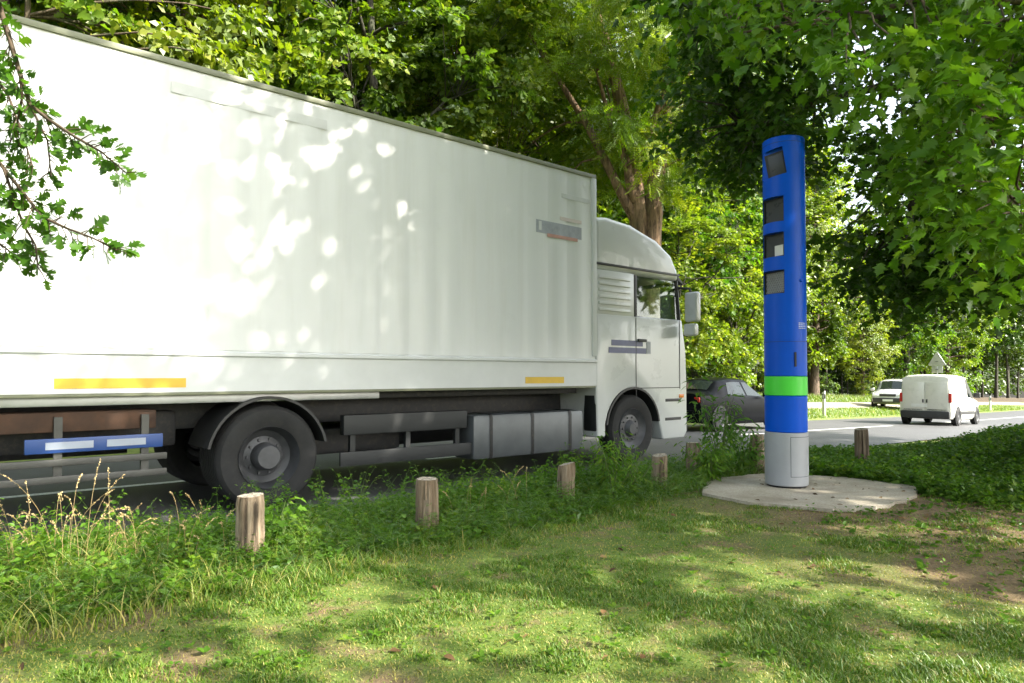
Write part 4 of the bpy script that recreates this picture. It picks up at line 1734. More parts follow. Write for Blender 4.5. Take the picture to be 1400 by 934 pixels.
# low crown over the column: clumps given by outline (photograph directions) and distance
zones = [
    # px polygon box list: (x0,x1,y0,y1, Zmin, Zmax, count)
    (930, 1060, -40, 270, 7.6, 9.6, 34),
    (1000, 1110, 20, 190, 7.4, 9.4, 22),
    (1060, 1400, 60, 250, 6.8, 9.8, 56),
    (1120, 1420, 240, 400, 6.8, 9.6, 52),
    (1200, 1420, 320, 400, 7.2, 9.0, 18),
    (900, 1400, -170, 40, 6.4, 9.6, 60),
    (1400, 1800, -200, 380, 6.0, 10, 50),
]
C = []
for x0, x1, y0, y1, za, zb, nn in zones:
    k = 0
    while k < nn:
        px, py, Z = rg.uniform(x0, x1), rg.uniform(y0, y1), rg.uniform(za, zb)
        # keep the openings where the sky shows through, right of the column top
        if (px - 1158) ** 2 / 66 ** 2 + (py - 268) ** 2 / 48 ** 2 < 1 or (px - 1190) ** 2 / 50 ** 2 + (py - 140) ** 2 / 50 ** 2 < 1:
            k += .3
            continue
        # ragged lower edge left of the column
        if px < 1040 and py > 150 + (px - 930) * 1.0 + 40:
            k += .3
            continue
        C.append(at(px, py, Z))
        k += 1
C = np.array([tuple(c) for c in C])
low_n = len(C)
limb_ends = [(3.0, 8.4, 4.2), (2.4, 8.2, 5.6), (4.4, 7.4, 3.3), (5.0, 8.8, 3.0), (5.6, 7.2, 2.5), (5.2, 6.0, 5.0), (3.8, 6.8, 6.2), (6.5, 9.0, 4.4)]
skel = [(tr[i], .2) for i in (3, 4)]
for q, e in enumerate(limb_ends):
    st_ = tr[2] + (tr[4] - tr[2]) * rg.uniform(.1, .8)
    pts = curve3(st_, e, .35, 9, rg, .05)
    paths.append((pts, np.linspace(.13, .022, 9)))
    skel += [(p_, .03) for p_ in pts[2:]]
SP = np.array([p_ for p_, _ in skel])
for c in C:
    dd = np.linalg.norm(SP - c, axis=1)
    i = int(np.argmin(dd))
    paths.append((curve3(SP[i], c, .05 * dd[i], 5, rg, .03), np.linspace(.022, .006, 5)))
# upper crown, above the picture: it shades the lawn, the column and most of the truck
U = []
while len(U) < 470:
    d = rand_dirs(1, rg)[0]
    r_ = rg.uniform() ** (1 / 2.4)
    c = np.array([8.4, 4.3, 9.2]) + d * r_ * np.array([7.6, 6.8, 5.0])
    Zc = max(c[1], .3)
    if not (c[2] > EYE + 580 / FPX * Zc or c[0] > .82 * Zc):
        continue
    # crown shaped for the light: clumps left out so sun reaches the left side
    qx, qy = c[0] - (c[2] - 9) * SUN.x / SUN.z, c[1] - (c[2] - 9) * SUN.y / SUN.z
    if qy < 2.6 - .44 * (qx - 2.9) - .75 * float(1 - sstep(4.2, 5.4, qx)) and rg.uniform() > .07:
        continue
    U.append(c)
U = np.array(U)
for c in U[::4]:
    i = int(np.argmin(np.abs(tr[:, 2] - (c[2] - 1.5))))
    paths.append((curve3(tr[i], c, .3, 6, rg, .06), np.linspace(.07, .012, 6)))
V, F = tubes_np(paths, 7)
V[:, 2] -= 0
o = link('trunk', np_mesh('trunk', V - np.array(mt.location), F, M['bark_dark'], smooth=True), mt)
V1, F1, r1 = sprays(C, rg.uniform(.40, .70, low_n), 10, 11, .098, T_MAPLE, rg, droop=.8, flat=.4, rvar=.2)
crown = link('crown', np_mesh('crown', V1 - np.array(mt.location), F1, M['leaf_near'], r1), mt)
V2, F2, r2 = sprays(U, rg.uniform(.75, 1.3, len(U)), 11, 13, .18, T_MAPLE_LO, rg, droop=.5)


def sun_foot(px, py, truck_side):
    """where the sun ray through a point of the lawn or of the truck side passes the height of 9 m"""
    d = Vector(((px - 700) / FPX, 1, -(py - 512) / FPX))
    if truck_side:
        P_ = d * (6.65 / d.dot(NV)) + Vector((0, 0, EYE))
    else:
        P_ = d * (-EYE / d.z) + Vector((0, 0, EYE))
    k = (9 - P_.z) / SUN.z
    return P_.x + SUN.x * k, P_.y + SUN.y * k


# openings cut in the upper crown to place sun dapples on truck and lawn
sun_holes = [sun_foot(a, c, True) + (r_,) for a, c, r_ in [
    (455, 185, .24), (420, 215, .22), (395, 255, .16), (365, 235, .20), (380, 320, .20), (325, 330, .14), (555, 290, .13), (540, 335, .22), (285, 190, .2),
    (330, 415, .22), (240, 425, .34), (150, 240, .2), (205, 230, .22), (60, 420, .30), (40, 330, .2), (20, 250, .22), (90, 470, .3), (240, 510, .25), (30, 120, .4), (100, 90, .4), (840, 412, .12), (905, 490, .16), (885, 552, .18), (820, 440, .10), (320, 115, .2), (480, 250, .16), (520, 400, .14), (450, 380, .12), (620, 300, .12), (660, 200, .1), (300, 280, .16), (370, 460, .14), (440, 140, .16)]]
sun_holes += [sun_foot(a, c, False) + (r_,) for a, c, r_ in [(1200, 772, .20), (1165, 768, .16), (1250, 774, .12), (740, 865, .28), (790, 905, .24), (1385, 925, .2), (610, 832, .24), (540, 835, .26), (690, 835, .2), (470, 870, .3), (345, 745, .3), (560, 700, .16), (1030, 850, .10), (1180, 690, .12), (880, 880, .14)]]
lc = V2.reshape(-1, len(T_MAPLE_LO[0]), 3).mean(1)
q2 = np.stack([lc[:, 0] - (lc[:, 2] - 9) * SUN.x / SUN.z, lc[:, 1] - (lc[:, 2] - 9) * SUN.y / SUN.z], -1)
ok = np.ones(len(lc), bool)
_g = noise2(q2[:, 0] * 4.2, q2[:, 1] * 4.2, 47) * .6 + noise2(q2[:, 0] * 10, q2[:, 1] * 10, 48) * .4
ok &= ~((_g > .71) & (rg.uniform(0, 1, len(lc)) < .96))  # small random gaps cut along the sun rays for more dapples
gapn = noise2(q2[:, 0] * 6.5, q2[:, 1] * 6.5, 41) * .65 + noise2(q2[:, 0] * 15, q2[:, 1] * 15, 42) * .35
for hx, hy, hr in sun_holes:
    dq = np.hypot(q2[:, 0] - hx, q2[:, 1] - hy)
    ok &= ~((dq < hr * 1.35) & ((gapn > .50) | (dq < hr * .35)) & (rg.uniform(0, 1, len(dq)) < .97))
nf = len(T_MAPLE_LO[1])
F2 = F2.reshape(len(lc), nf, -1)[ok].reshape(-1, F2.shape[1])
r2 = r2.reshape(len(lc), nf)[ok].reshape(-1)
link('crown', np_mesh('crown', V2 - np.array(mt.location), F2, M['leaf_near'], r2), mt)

# lighter low branches hanging in front, nearer the camera
rg = np.random.default_rng(44)
bt = thing('ash_maple_tree', 'light green maple branches hanging into the top right corner, nearest the camera', 'tree', (4.9, 3.2, gz(4.9, 3.2) - .1))
tr2 = np.array([[4.9, 3.2, -.3], [4.9, 3.2, .6], [4.85, 3.25, 2.0], [4.8, 3.3, 3.6], [4.7, 3.4, 5.5], [4.6, 3.4, 7.0]])
paths = [(tr2, np.array([.24, .19, .17, .14, .09, .03]))]
zones = [(1010, 1400, -60, 70, 3.6, 5.2, 40), (1130, 1400, 40, 130, 3.4, 4.6, 16), (1290, 1420, 60, 330, 3.2, 4.4, 24), (1215, 1320, 150, 260, 4.0, 5.0, 7), (1300, 1420, 290, 390, 3.8, 5.0, 7), (940, 1050, -60, 30, 4.6, 5.6, 10)]
C = []
for x0, x1, y0, y1, za, zb, nn in zones:
    for k in range(nn):
        C.append(tuple(at(rg.uniform(x0, x1), rg.uniform(y0, y1), rg.uniform(za, zb))))
C = np.array(C)
ends = [(1.6, 4.9, 3.6), (2.1, 4.2, 3.4), (2.6, 4.6, 3.2), (2.9, 4.0, 2.6), (2.9, 3.9, 2.1), (3.0, 4.4, 3.4)]
skel = []
for e in ends:
    st_ = tr2[2] + (tr2[4] - tr2[2]) * rg.uniform(0, .7)
    pts = curve3(st_, e, .25, 10, rg, .03)
    paths.append((pts, np.linspace(.045, .008, 10)))
    skel += list(pts[2:])
SP = np.array(skel)
for c in C:
    dd = np.linalg.norm(SP - c, axis=1)
    i = int(np.argmin(dd))
    paths.append((curve3(SP[i], c, .04 * dd[i], 6, rg, .02), np.linspace(.009, .003, 6)))
V, F = tubes_np(paths, 6)
link('trunk', np_mesh('trunk', V - np.array(bt.location), F, M['bark'], smooth=True), bt)
V, F, rn = sprays(C, rg.uniform(.26, .46, len(C)), 6, 7, .086, T_MAPLE, rg, droop=1.0, flat=.5, rvar=.2)
link('crown', np_mesh('crown', V - np.array(bt.location), F, M['leaf_branch'], rn), bt)

# ------------------------------------------------------------------ trees behind the camera whose shade falls on lawn and truck
K_SHADE = tree_parts(8, 15, 4.0, 4.2, 110, .28, M['leaf_far'], .27, T_MAPLE_LO, M['bark'], 9, 12, (.9, 1.4))
for q, (x, y, sc, rz) in enumerate([(18.0, 5.2, 1.0, 2.2), (16.0, 10.0, 1.0, 1.0), (3.2, -6.5, .9, 5.0), (-4.5, -4.0, .9, 2.0)]):
    put_tree(K_SHADE, 'park_tree', 'leafy tree of the park behind the camera', 'tree', x, y, gz(x, y) - .05, rz, sc, 'trees on the park side')

# ------------------------------------------------------------------ hawthorn branch reaching in from the left
rg = np.random.default_rng(55)
ht = thing('hawthorn_tree', 'branch with small lobed leaves reaching in at the upper left in front of the truck', 'tree', (-3.5, 2.3, gz(-3.5, 2.3) - .05))
ZB = 2.35


def bpath(pl, Z0, Z1):
    n = len(pl)
    return np.array([tuple(at(a, b, Z0 + (Z1 - Z0) * i / (n - 1))) for i, (a, b) in enumerate(pl)])


stems = [
    (bpath([(-60, -60), (-10, 0), (20, 95), (35, 140), (60, 160), (100, 186), (135, 206), (168, 234)], ZB, ZB - .1), .010),
    (bpath([(20, 95), (24, 130), (18, 165), (6, 200)], ZB, ZB + .1), .005),
    (bpath([(-70, 150), (-30, 190), (0, 228), (30, 265), (55, 296), (90, 312), (125, 325), (158, 342)], ZB + .05, ZB - .1), .009),
    (bpath([(0, 228), (28, 305), (46, 335), (50, 366)], ZB, ZB), .005),
    (bpath([(-60, 60), (-20, 90), (6, 130), (25, 180), (40, 225)], ZB + .15, ZB + .1), .007),
    (bpath([(-70, 290), (-35, 310), (0, 335), (20, 350)], ZB + .1, ZB), .006),
    (bpath([(35, 140), (60, 190), (66, 240)], ZB, ZB + .05), .004),
]
trunk_pts = np.array([[-3.5, 2.3, -.3], [-3.5, 2.3, .8], [-3.42, 2.32, 1.8], [-3.3, 2.4, 2.8], [-3.2, 2.4, 3.8]])
paths = [(trunk_pts, np.array([.12, .095, .08, .06, .03]))]
P, A = [], []
for pl, r0 in stems:
    paths.append((pl, np.linspace(r0, .0022, len(pl))))
    if pl[0][0] < -1.95:
        j = trunk_pts[3 if pl[0][2] > 2.2 else 2]
        paths.append((curve3(j, pl[0], .05, 6, rg, .01), np.linspace(.022, r0, 6)))
    ln = np.cumsum(np.r_[0, np.linalg.norm(np.diff(pl, axis=0), axis=1)])
    for d in np.arange(.05, ln[-1] + .01, .014):
        i = min(len(pl) - 2, int(np.searchsorted(ln, d)) - 1)
        f = (d - ln[i]) / (ln[i + 1] - ln[i])
        pt = pl[i] + (pl[i + 1] - pl[i]) * f
        dr = unit(pl[i + 1] - pl[i])
        side = unit(np.cross(dr, [0, 1, .2])) * rg.choice([-1, 1])
        tw = unit(dr * .8 + side * rg.uniform(.4, 1.2) + np.array([0, rg.normal(0, .5), rg.normal(0, .2) - .1]))
        L = rg.uniform(.015, .075)
        paths.append((np.array([pt, pt + tw * L * .5, pt + tw * L + [0, 0, -.01]]), np.array([.002, .0015, .001])))
        for k in range(rg.integers(1, 4)):
            P.append(pt + tw * L * rg.uniform(.4, 1))
            A.append(tw + rg.normal(size=3) * .55)
P = np.array(P)
A = np.array(A)
# the rest of its crown outside the picture, over and behind the trunk
U = np.array([-3.7, 1.9, 3.1]) + rand_dirs(70, rg) * rg.uniform(.3, 1.25, (70, 1)) * np.array([1.0, 1.0, 1.0])
U = U[U[:, 0] < -.86 * np.maximum(U[:, 1], .1) - .5]
for c in U[::2]:
    paths.append((curve3(trunk_pts[3], c, .1, 5, rg, .02), np.linspace(.015, .004, 5)))
V, F = tubes_np(paths, 6)
HL = np.array(ht.location)
link('trunk', np_mesh('trunk', V - HL, F, M['twig'], smooth=True), ht)
Nn = rg.normal(size=P.shape) * .6 + np.array([.2, -.5, .6])
V, F = leaves(P, A, Nn, .050 * rg.uniform(.7, 1.25, len(P)), T_LOBED, rg)
rn = np.repeat(np.clip(rg.normal(.45, .22, len(P)), 0, 1), len(T_LOBED[1]))
V2, F2, r2 = sprays(U, np.full(len(U), .35), 7, 8, .06, T_LOBED, rg)
link('crown', np_mesh('crown', np.concatenate([V, V2]) - HL, np.concatenate([F, F2 + len(V)]), M['leaf_hawthorn'], np.concatenate([rn, r2])), ht)


# ------------------------------------------------------------------ grass, weeds, ground ivy
def blades(x, y, z, h, w, lean, rg, nseg=3):
    """curved tapering blades"""
    n = len(x)
    az = rg.uniform(0, 6.28, n)
    fa = az + rg.normal(0, .5, n)
    t = np.linspace(0, 1, nseg + 1)
    cx = x[:, None] + np.cos(az)[:, None] * (lean * h)[:, None] * t[None] ** 2
    cy = y[:, None] + np.sin(az)[:, None] * (lean * h)[:, None] * t[None] ** 2
    cz = z[:, None] + h[:, None] * (t[None] - .28 * np.minimum(lean, 1.3)[:, None] * t[None] ** 2.4)
    hw = w[:, None] * .5 * (1 - t[None] ** 1.6) + .0002
    sx, sy = -np.sin(fa)[:, None], np.cos(fa)[:, None]
    L = np.stack([cx - sx * hw, cy - sy * hw, cz], -1)
    Rr = np.stack([cx + sx * hw, cy + sy * hw, cz], -1)
    V = np.stack([L, Rr], 2).reshape(-1, 3)
    k = (nseg + 1) * 2
    b = (np.arange(n) * k)[:, None]
    i = (np.arange(nseg) * 2)[None]
    F = np.stack([b + i, b + i + 1, b + i + 3, b + i + 2], -1).reshape(-1, 4)
    return V, F, nseg


def to_sp(x, y):
    return DV.x * x + DV.y * y, NV.x * x + NV.y * y


def weed_edge(s):
    return 3.72 + .50 * sstep(4.5, 5.4, s) + .25 * (fbm(s * .9, 1.7, 5) - .5) * 2


def ivy_mask(x, y):
    s, p = to_sp(x, y)
    return sstep(6.9, 7.6, s + .35 * (fbm(x * 1.5, y * 1.5, 8) - .5)) * sstep(1.35, 2.0, p + .5 * (fbm(x * 1.3, y * 1.3, 9) - .5)) * sstep(2.9, 3.6, x)


rg = np.random.default_rng(66)
n = 820000
Z = 1.9 + 8.5 * rg.uniform(0, 1, n) ** 1.45
X = rg.uniform(-.86, .86, n) * Z
s, p = to_sp(X, Z)
pad_d = np.maximum(np.abs((X - 2.9) / 1.05), np.abs((Z - 6.7) / .95))
from_poly = np.array(pad_pts)


def in_poly(x, y, poly):
    ins = np.zeros(len(x), bool)
    j = len(poly) - 1
    for i in range(len(poly)):
        xi, yi = poly[i]
        xj, yj = poly[j]
        c = ((yi > y) != (yj > y)) & (x < (xj - xi) * (y - yi) / (yj - yi + 1e-12) + xi)
        ins ^= c
        j = i
    return ins


inpad = in_poly(X, Z, from_poly)
thick = fbm(X * 1.7, Z * 1.7, 1) * .6 + fbm(X * 5.5, Z * 5.5, 2) * .4
bare = sstep(.46, .60, thick)
soil_r = soil_mask(X, Z)
keep = (rg.uniform(0, 1, n) < (.26 + .74 * bare) * (1 - .88 * soil_r)) & (p < 5.95) & ~inpad & (rg.uniform(0, 1, n) > ivy_mask(X, Z) * .9)
X, Z, p, thick, s = X[keep], Z[keep], p[keep], thick[keep], s[keep]
n = len(X)
h = rg.uniform(.012, .032, n) * (.6 + .75 * sstep(.44, .72, thick)) * (1 + 1.2 * sstep(3.2, 3.9, p) * (1 - sstep(4, 5.2, s)))
h *= np.where(rg.uniform(0, 1, n) < .03, 1.9, 1)
V, F, ns = blades(X, Z, ground_z(X, Z) - .004, h, rg.uniform(.0028, .0055, n) * (1 + .10 * Z), rg.uniform(.2, 1.1, n), rg, 2)
dry = np.clip(rg.normal(.40, .17, n) + .6 * sstep(.56, .40, thick) * rg.uniform(0, 1, n) + (rg.uniform(0, 1, n) < .10) * .45 + .18 * soil_r[keep], 0, 1)
tag(link('lawn_grass', np_mesh('lawn_grass', V, F, M['blade'], np.repeat(dry, ns))), kind='stuff')

# broad-leaved lawn weeds: plantain and clover rosettes
n = 650
Z = 2.6 + 5.0 * rg.uniform(0, 1, n) ** 1.2
X = rg.uniform(-.80, .80, n) * Z
s, p = to_sp(X, Z)
k = (p < 3.8) & ~in_poly(X, Z, from_poly)
X, Z = X[k], Z[k]
C = np.stack([X, Z, ground_z(X, Z) + .012], -1)
Cn = np.repeat(C, 6, 0)
a = rg.uniform(0, 6.28, len(Cn))
A = np.stack([np.cos(a), np.sin(a), rg.uniform(.15, .8, len(Cn))], -1)
Nn = np.stack([-np.cos(a) * .4, -np.sin(a) * .4, np.ones(len(Cn))], -1)
V, F = leaves(Cn + A * .006, A, Nn, np.repeat(rg.uniform(.014, .036, len(C)), 6), T_OVAL, rg)
tag(link('lawn_weeds', np_mesh('lawn_weeds', V, F, M['weed'], np.repeat(np.clip(rg.normal(.45, .2, len(Cn)), 0, 1), len(T_OVAL[1])))), kind='stuff')


def weed_stems(X, Y, H, leaf_size, rg, tmpl, pairs=7, spread=.5, bend_=.25, leaf_t0=.1):
    """upright leafy stems"""
    n = len(X)
    z0 = ground_z(X, Y)
    az = rg.uniform(0, 6.28, n)
    t = np.linspace(leaf_t0, 1, pairs)
    Pl = np.stack([X[:, None] + np.cos(az)[:, None] * (bend_ * H)[:, None] * t[None] ** 2,
                   Y[:, None] + np.sin(az)[:, None] * (bend_ * H)[:, None] * t[None] ** 2,
                   z0[:, None] + H[:, None] * t[None]], -1)
    P = np.repeat(Pl[:, :, None, :], 3, 2)
    a = rg.uniform(0, 6.28, P.shape[:3])
    A = np.stack([np.cos(a), np.sin(a), rg.normal(.15, .4, a.shape)], -1)
    Nn = rg.normal(size=P.shape) * .45
    Nn[..., 2] += 1
    sz = leaf_size * rg.uniform(.6, 1.25, P.shape[:3]) * (1.15 - .55 * t[None, :, None])
    P = (P + A * leaf_size * spread * rg.uniform(.1, .9, P.shape[:3])[..., None])
    V, F = leaves(P.reshape(-1, 3), A.reshape(-1, 3), Nn.reshape(-1, 3), sz.reshape(-1), tmpl, rg)
    rnd = np.clip(np.repeat(rg.normal(.42, .16, n), pairs * 3) + rg.normal(0, .12, n * pairs * 3), 0, 1)
    rnd = np.repeat(rnd, len(tmpl[1]))
    # thin stems
    base = np.stack([X, Y, z0 - .02], -1)[:, None, :]
    Q = np.concatenate([base, Pl], 1)
    w = (.0035 * (1 - .6 * np.linspace(0, 1, pairs + 1)))[None, :, None] * np.array([1.0, .25, 0])
    SV = np.stack([Q - w * .5, Q + w * .5], 2).reshape(-1, 3)
    i = (np.arange(n) * (pairs + 1) * 2)[:, None] + (np.arange(pairs) * 2)[None]
    SF = np.stack([i, i + 1, i + 3, i + 2], -1).reshape(-1, 4) + len(V)
    return np.concatenate([V, SV]), np.concatenate([F, SF]), np.concatenate([rnd, np.full(len(SF), .55)])


n = 4600
s = rg.uniform(-2.2, 9.6, n)
p = rg.uniform(3.5, 5.95, n)
X, Y = w2(s, p)
k = (p > weed_edge(s)) & ~in_poly(X, Y, from_poly) & (ivy_mask(X, Y) < .5) & (np.hypot(X - CX, Y - CY) > .5)
s, p, X, Y = s[k], p[k], X[k], Y[k]
n = len(X)
env = (.45 + .8 * fbm(s * 1.1, p * 1.4, 12)) * sstep(3.45, 4.4, p + .25)
tall_spots = np.exp(-((s - 4.75) / .42) ** 2 - ((p - 4.55) / .40) ** 2) * .9
H = rg.uniform(.08, .23, n) * env * (1 + 1.6 * tall_spots) * (1 + .45 * sstep(2.6, 1.2, s)) * (.55 + .45 * sstep(3.95, 4.45, p)) * (1 - .35 * sstep(5.2, 5.9, p))
V, F, rn = weed_stems(X, Y, H, .058, rg, T_OVAL, 6)
tag(link('verge_weeds', np_mesh('verge_weeds', V, F, M['weed'], rn)), kind='stuff')
# ferny fine weeds between them
n = 3400
s = rg.uniform(-2.0, 9.0, n)
p = rg.uniform(3.75, 5.7, n)
X, Y = w2(s, p)
k = ~in_poly(X, Y, from_poly) & (ivy_mask(X, Y) < .5)
X, Y, s, p = X[k], Y[k], s[k], p[k]
V, F, rn = weed_stems(X, Y, rg.uniform(.08, .22, len(X)) * (.5 + .9 * fbm(s * 1.3, p, 15)), .075, rg, T_PINNATE, 4, .3)
tag(link('verge_herbs', np_mesh('verge_herbs', V, F, M['bramble'], rn)), kind='stuff')
# loose taller herbs standing out of the weeds
n = 240
s = rg.uniform(-2.0, 8.6, n)
p = rg.uniform(4.4, 5.8, n)
X, Y = w2(s, p)
k = ~in_poly(X, Y, from_poly) & (ivy_mask(X, Y) < .5) & (np.hypot(X - CX, Y - CY) > .6)
X, Y, s = X[k], Y[k], s[k]
hh = rg.uniform(.22, .42, len(X)) * (1 - .35 * sstep(3, 5, s))
V, F, rn = weed_stems(X, Y, hh, .05, rg, T_OVAL, 9, .5, .35)
V2, F2, r2 = weed_stems(X + .03, Y, hh * 1.1, .045, rg, T_WILLOW, 8, .5, .45)
tag(link('tall_verge_herbs', np_mesh('tall_verge_herbs', np.concatenate([V, V2]), np.concatenate([F, F2 + len(V)]) if F.shape[1] == F2.shape[1] else [F, F2 + len(V)], M['weed'], np.concatenate([rn, r2]))), kind='stuff')
# long grass
n = 46000
s = rg.uniform(-2.6, 9.6, n)
p = rg.uniform(3.45, 6.0, n)
X, Y = w2(s, p)
k = (p > weed_edge(s) - .25) & ~in_poly(X, Y, from_poly) & (ivy_mask(X, Y) < .5)
X, Y, s, p = X[k], Y[k], s[k], p[k]
n = len(X)
left = sstep(2.6, .4, s)
H = rg.uniform(.06, .23, n) * (.5 + .9 * fbm(s * 1.2, p * 1.2, 17)) * (1 + .35 * left) * (.6 + .4 * sstep(3.9, 4.4, p))
V, F, ns = blades(X, Y, ground_z(X, Y) - .01, H, rg.uniform(.003, .007, n), rg.uniform(.3, 1.3, n), rg, 4)
dry = np.clip(rg.normal(.36, .18, n) + left * .28 * rg.uniform(0, 1.6, n) + (rg.uniform(0, 1, n) < .05) * .5, 0, 1)
tag(link('long_grass', np_mesh('long_grass', V, F, M['long_blade'], np.repeat(dry, ns))), kind='stuff')

# ground ivy and brambles to the right of the column
n = 15000
X = rg.uniform(2.8, 9.5, n)
Y = rg.uniform(5.2, 11.5, n)
s, p = to_sp(X, Y)
k = (rg.uniform(0, 1, n) < ivy_mask(X, Y)) & (p < 5.95) & ~in_poly(X, Y, from_poly)
X, Y, s, p = X[k], Y[k], s[k], p[k]
H = (rg.uniform(.06, .18, len(X))) * (.55 + .9 * fbm(X * 1.4, Y * 1.4, 19))
V, F, rn = weed_stems(X, Y, H, .072, rg, T_MAPLE_LO, 4, .6)
tag(link('ground_ivy', np_mesh('ground_ivy', V, F, M['bramble'], rn)), kind='stuff')
# scattered seedlings and dead leaves on the bare soil
n = 500
X = rg.uniform(2.4, 5.4, n)
Y = rg.uniform(3.6, 6.6, n)
k = ~in_poly(X, Y, from_poly)
X, Y = X[k], Y[k]
V, F, rn = weed_stems(X, Y, rg.uniform(.02, .07, len(X)), .045, rg, T_OVAL, 2, .6)
tag(link('soil_weeds', np_mesh('soil_weeds', V, F, M['bramble'], rn)), kind='stuff')
n = 900
X = rg.uniform(-3.0, 5.4, n)
Y = rg.uniform(2.6, 7.4, n)
s, p = to_sp(X, Y)
k = (p < 3.9) & (rg.uniform(0, 1, n) < .25 + .75 * sstep(1.5, 4.0, X))
X, Y = X[k], Y[k]
zz = np.where(in_poly(X, Y, from_poly), .026, ground_z(X, Y) + .012)
P = np.stack([X, Y, zz], -1)
A = rg.normal(size=P.shape)
A[:, 2] *= .2
Nn = rg.normal(size=P.shape) * .25 + np.array([0, 0, 1])
V, F = leaves(P, A, Nn, rg.uniform(.02, .055, len(P)), T_OVAL, rg)
M['dead'] = leaf_mat('dead_leaf', (.05, .03, .015), (.14, .08, .035), (.28, .18, .08), .2, tint=(1.1, 1, .8))
tag(link('fallen_leaves', np_mesh('fallen_leaves', V, F, M['dead'], np.repeat(rg.uniform(0, 1, len(P)), len(T_OVAL[1])))), kind='stuff')

# grass of the far verge
n = 60000
s = rg.uniform(12, 75, n)
p = rg.uniform(FAR_EDGE + .15, 20.5, n)
k = (p < 14.9 + rg.uniform(0, .2, n)) | (p > 17.4)
s, p = s[k], p[k]
X, Y = w2(s, p + bend(s))
H = rg.uniform(.06, .22, len(X)) * (1 + .8 * sstep(17, 19, p))
V, F, ns = blades(X, Y, ground_z(X, Y) - .02, H, rg.uniform(.015, .035, len(X)), rg.uniform(.2, 1.0, len(X)), rg, 2)
tag(link('verge_grass', np_mesh('verge_grass', V, F, M['long_blade'], np.repeat(np.clip(rg.normal(.42, .2, len(X)), 0, 1), ns))), kind='stuff')


# ------------------------------------------------------------------ single plants
def leafy_plant(name, label, cat, x, y, h, n_stem, leaf, tmpl, lsz, seed, spread=.35, pairs=9, twigs=4):
    rg = np.random.default_rng(seed)
    z = gz(x, y)
    root = thing(name, label, cat, (x, y, z))
    paths, P, A = [], [], []
    for k in range(n_stem):
        a = rg.uniform(0, 6.28)
        d = rg.uniform(.1, 1) * spread
        hh = h * rg.uniform(.6, 1.0)
        pts = np.array([[math.cos(a) * .04, math.sin(a) * .04, -.03]] + [[math.cos(a) * d * t ** 1.4 + .01 * rg.normal(), math.sin(a) * d * t ** 1.4 + .01 * rg.normal(), hh * t] for t in (.25, .5, .75, 1)])
        paths.append((pts, np.linspace(.006, .002, 5)))
        for t in np.linspace(.2, 1, pairs):
            i = min(3, int(t * 4))
            f = t * 4 - i
            b = pts[i] + (pts[i + 1] - pts[i]) * f
            for q in range(twigs):
                aa = rg.uniform(0, 6.28)
                tw = np.array([math.cos(aa), math.sin(aa), rg.uniform(.1, .7)])
                L = rg.uniform(.3, 1.0) * lsz * 1.4
                P.append(b + tw * L)
                A.append(tw * np.array([1, 1, .3]) + np.array([0, 0, -.35]) + rg.normal(size=3) * .25)
    V, F = tubes_np(paths, 5)
    link('stem', np_mesh('stem', V, F, M['green_stem'], smooth=True), root)
    P = np.array(P)
    V, F = leaves(P, np.array(A), rg.normal(size=P.shape) * .4 + np.array([0, -.15, 1]), lsz * rg.uniform(.6, 1.2, len(P)), tmpl, rg)
    link('foliage', np_mesh('foliage', V, F, leaf, np.repeat(np.clip(rg.normal(.48, .2, len(P)), 0, 1), len(tmpl[1]))), root)
    return root


v = at(985, 655, 7.55)
leafy_plant('leafy_shrub', 'tall loose green shrub with narrow leaves just left of the blue column', 'shrub', v.x, v.y, 1.05, 13, M['shrub'], T_WILLOW, .095, 3, .50, 10, 3)
v = at(968, 655, 7.15)
leafy_plant('leafy_shrub', 'lower green shrub at the foot of the tall one, beside the dark post', 'shrub', v.x, v.y, .45, 14, M['weed'], T_WILLOW, .08, 4, .35, 8, 4)
v = at(1020, 645, 7.9)
leafy_plant('leafy_shrub', 'small loose shrub between the dark post and the column foot', 'shrub', v.x, v.y, .55, 12, M['shrub'], T_WILLOW, .08, 8, .30, 9, 4)
v = at(388, 745, 4.35)
leafy_plant('oak_sapling', 'slim bright sapling standing right of the sunlit nearest post', 'sapling', v.x, v.y, .42, 2, M['weed'], T_MAPLE_LO, .055, 5, .06, 7, 3)
v = at(838, 690, 6.1)
leafy_plant('tall_weed', 'bushy tall weed between the pale post and the slanted brown post', 'weed', v.x, v.y, .62, 16, M['weed'], T_WILLOW, .06, 6, .28, 12, 3)
v = at(868, 690, 6.4)
leafy_plant('tall_weed', 'bushy weed close beside the slanted brown post', 'weed', v.x, v.y, .45, 14, M['weed'], T_WILLOW, .05, 7, .26, 10, 3)


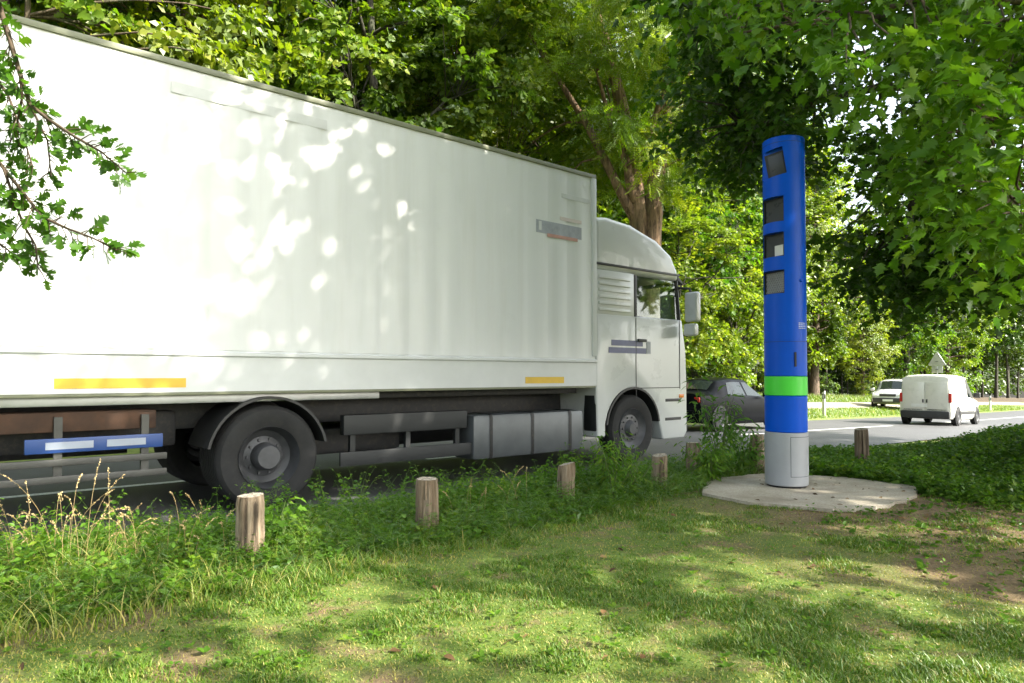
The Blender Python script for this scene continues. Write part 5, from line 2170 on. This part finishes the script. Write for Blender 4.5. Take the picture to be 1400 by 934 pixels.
def dry_clump(label, x, y, h, n_st, seed, spread=.18):
    rg = np.random.default_rng(seed)
    root = thing('dry_grass', label, 'dry grass', (x, y, gz(x, y)), 0, 'dry seeding grasses in the verge')
    paths = []
    P, A = [], []
    for k in range(n_st):
        a = rg.uniform(0, 6.28)
        hh = h * rg.uniform(.55, 1.0)
        d = rg.uniform(.1, .55) * hh
        t = np.linspace(0, 1, 10)
        nod = rg.uniform(.1, .9)
        bx, by = rg.normal(0, spread * .5, 2)
        pts = np.stack([bx + math.cos(a) * d * t ** 2.2, by + math.sin(a) * d * t ** 2.2, hh * (t - nod * .45 * t ** 5)], -1)
        pts[0, 2] = -.02
        paths.append((pts, np.linspace(.0014, .0006, 10)))
        for q in range(30):
            tt = rg.uniform(.74, 1.0)
            i = min(8, int(tt * 9))
            f = tt * 9 - i
            b = pts[i] + (pts[i + 1] - pts[i]) * f
            dr = unit(pts[i + 1] - pts[i])
            P.append(b + rg.normal(size=3) * .0022)
            A.append(dr + rg.normal(size=3) * .42)
    V, F = tubes_np(paths, 4)
    link('stalk', np_mesh('stalk', V, F, M['dry'], np.full(len(F), .35)), root)
    P = np.array(P)
    V, F = leaves(P, np.array(A), rg.normal(size=P.shape), .009 * rg.uniform(.7, 1.3, len(P)), T_DIAMOND, rg)
    link('seed_head', np_mesh('seed_head', V, F, M['dry'], np.repeat(rg.uniform(.2, 1, len(P)), len(T_DIAMOND[1]))), root)


for px, py, Z, h, ns_, sd_, lb in [
    (25, 790, 3.7, .58, 10, 1, 'dry nodding grass at the left edge of the verge'),
    (75, 780, 3.8, .60, 11, 2, 'arching dry grass second from the left edge'),
    (125, 780, 3.85, .74, 9, 3, 'tallest dry grass stalks standing above the left verge'),
    (190, 770, 3.95, .56, 12, 4, 'pale dry grass between the tallest stalks and the nearest post'),
    (255, 765, 4.1, .52, 12, 5, 'bent dry grass just left of the nearest post'),
    (640, 715, 5.3, .40, 5, 6, 'sparse dry grass right of the splintered post'),
    (715, 700, 5.6, .46, 5, 7, 'thin dry grass just left of the pale third post'),
]:
    v = at(px, py, Z)
    dry_clump(lb, v.x, v.y, h, ns_, sd_)
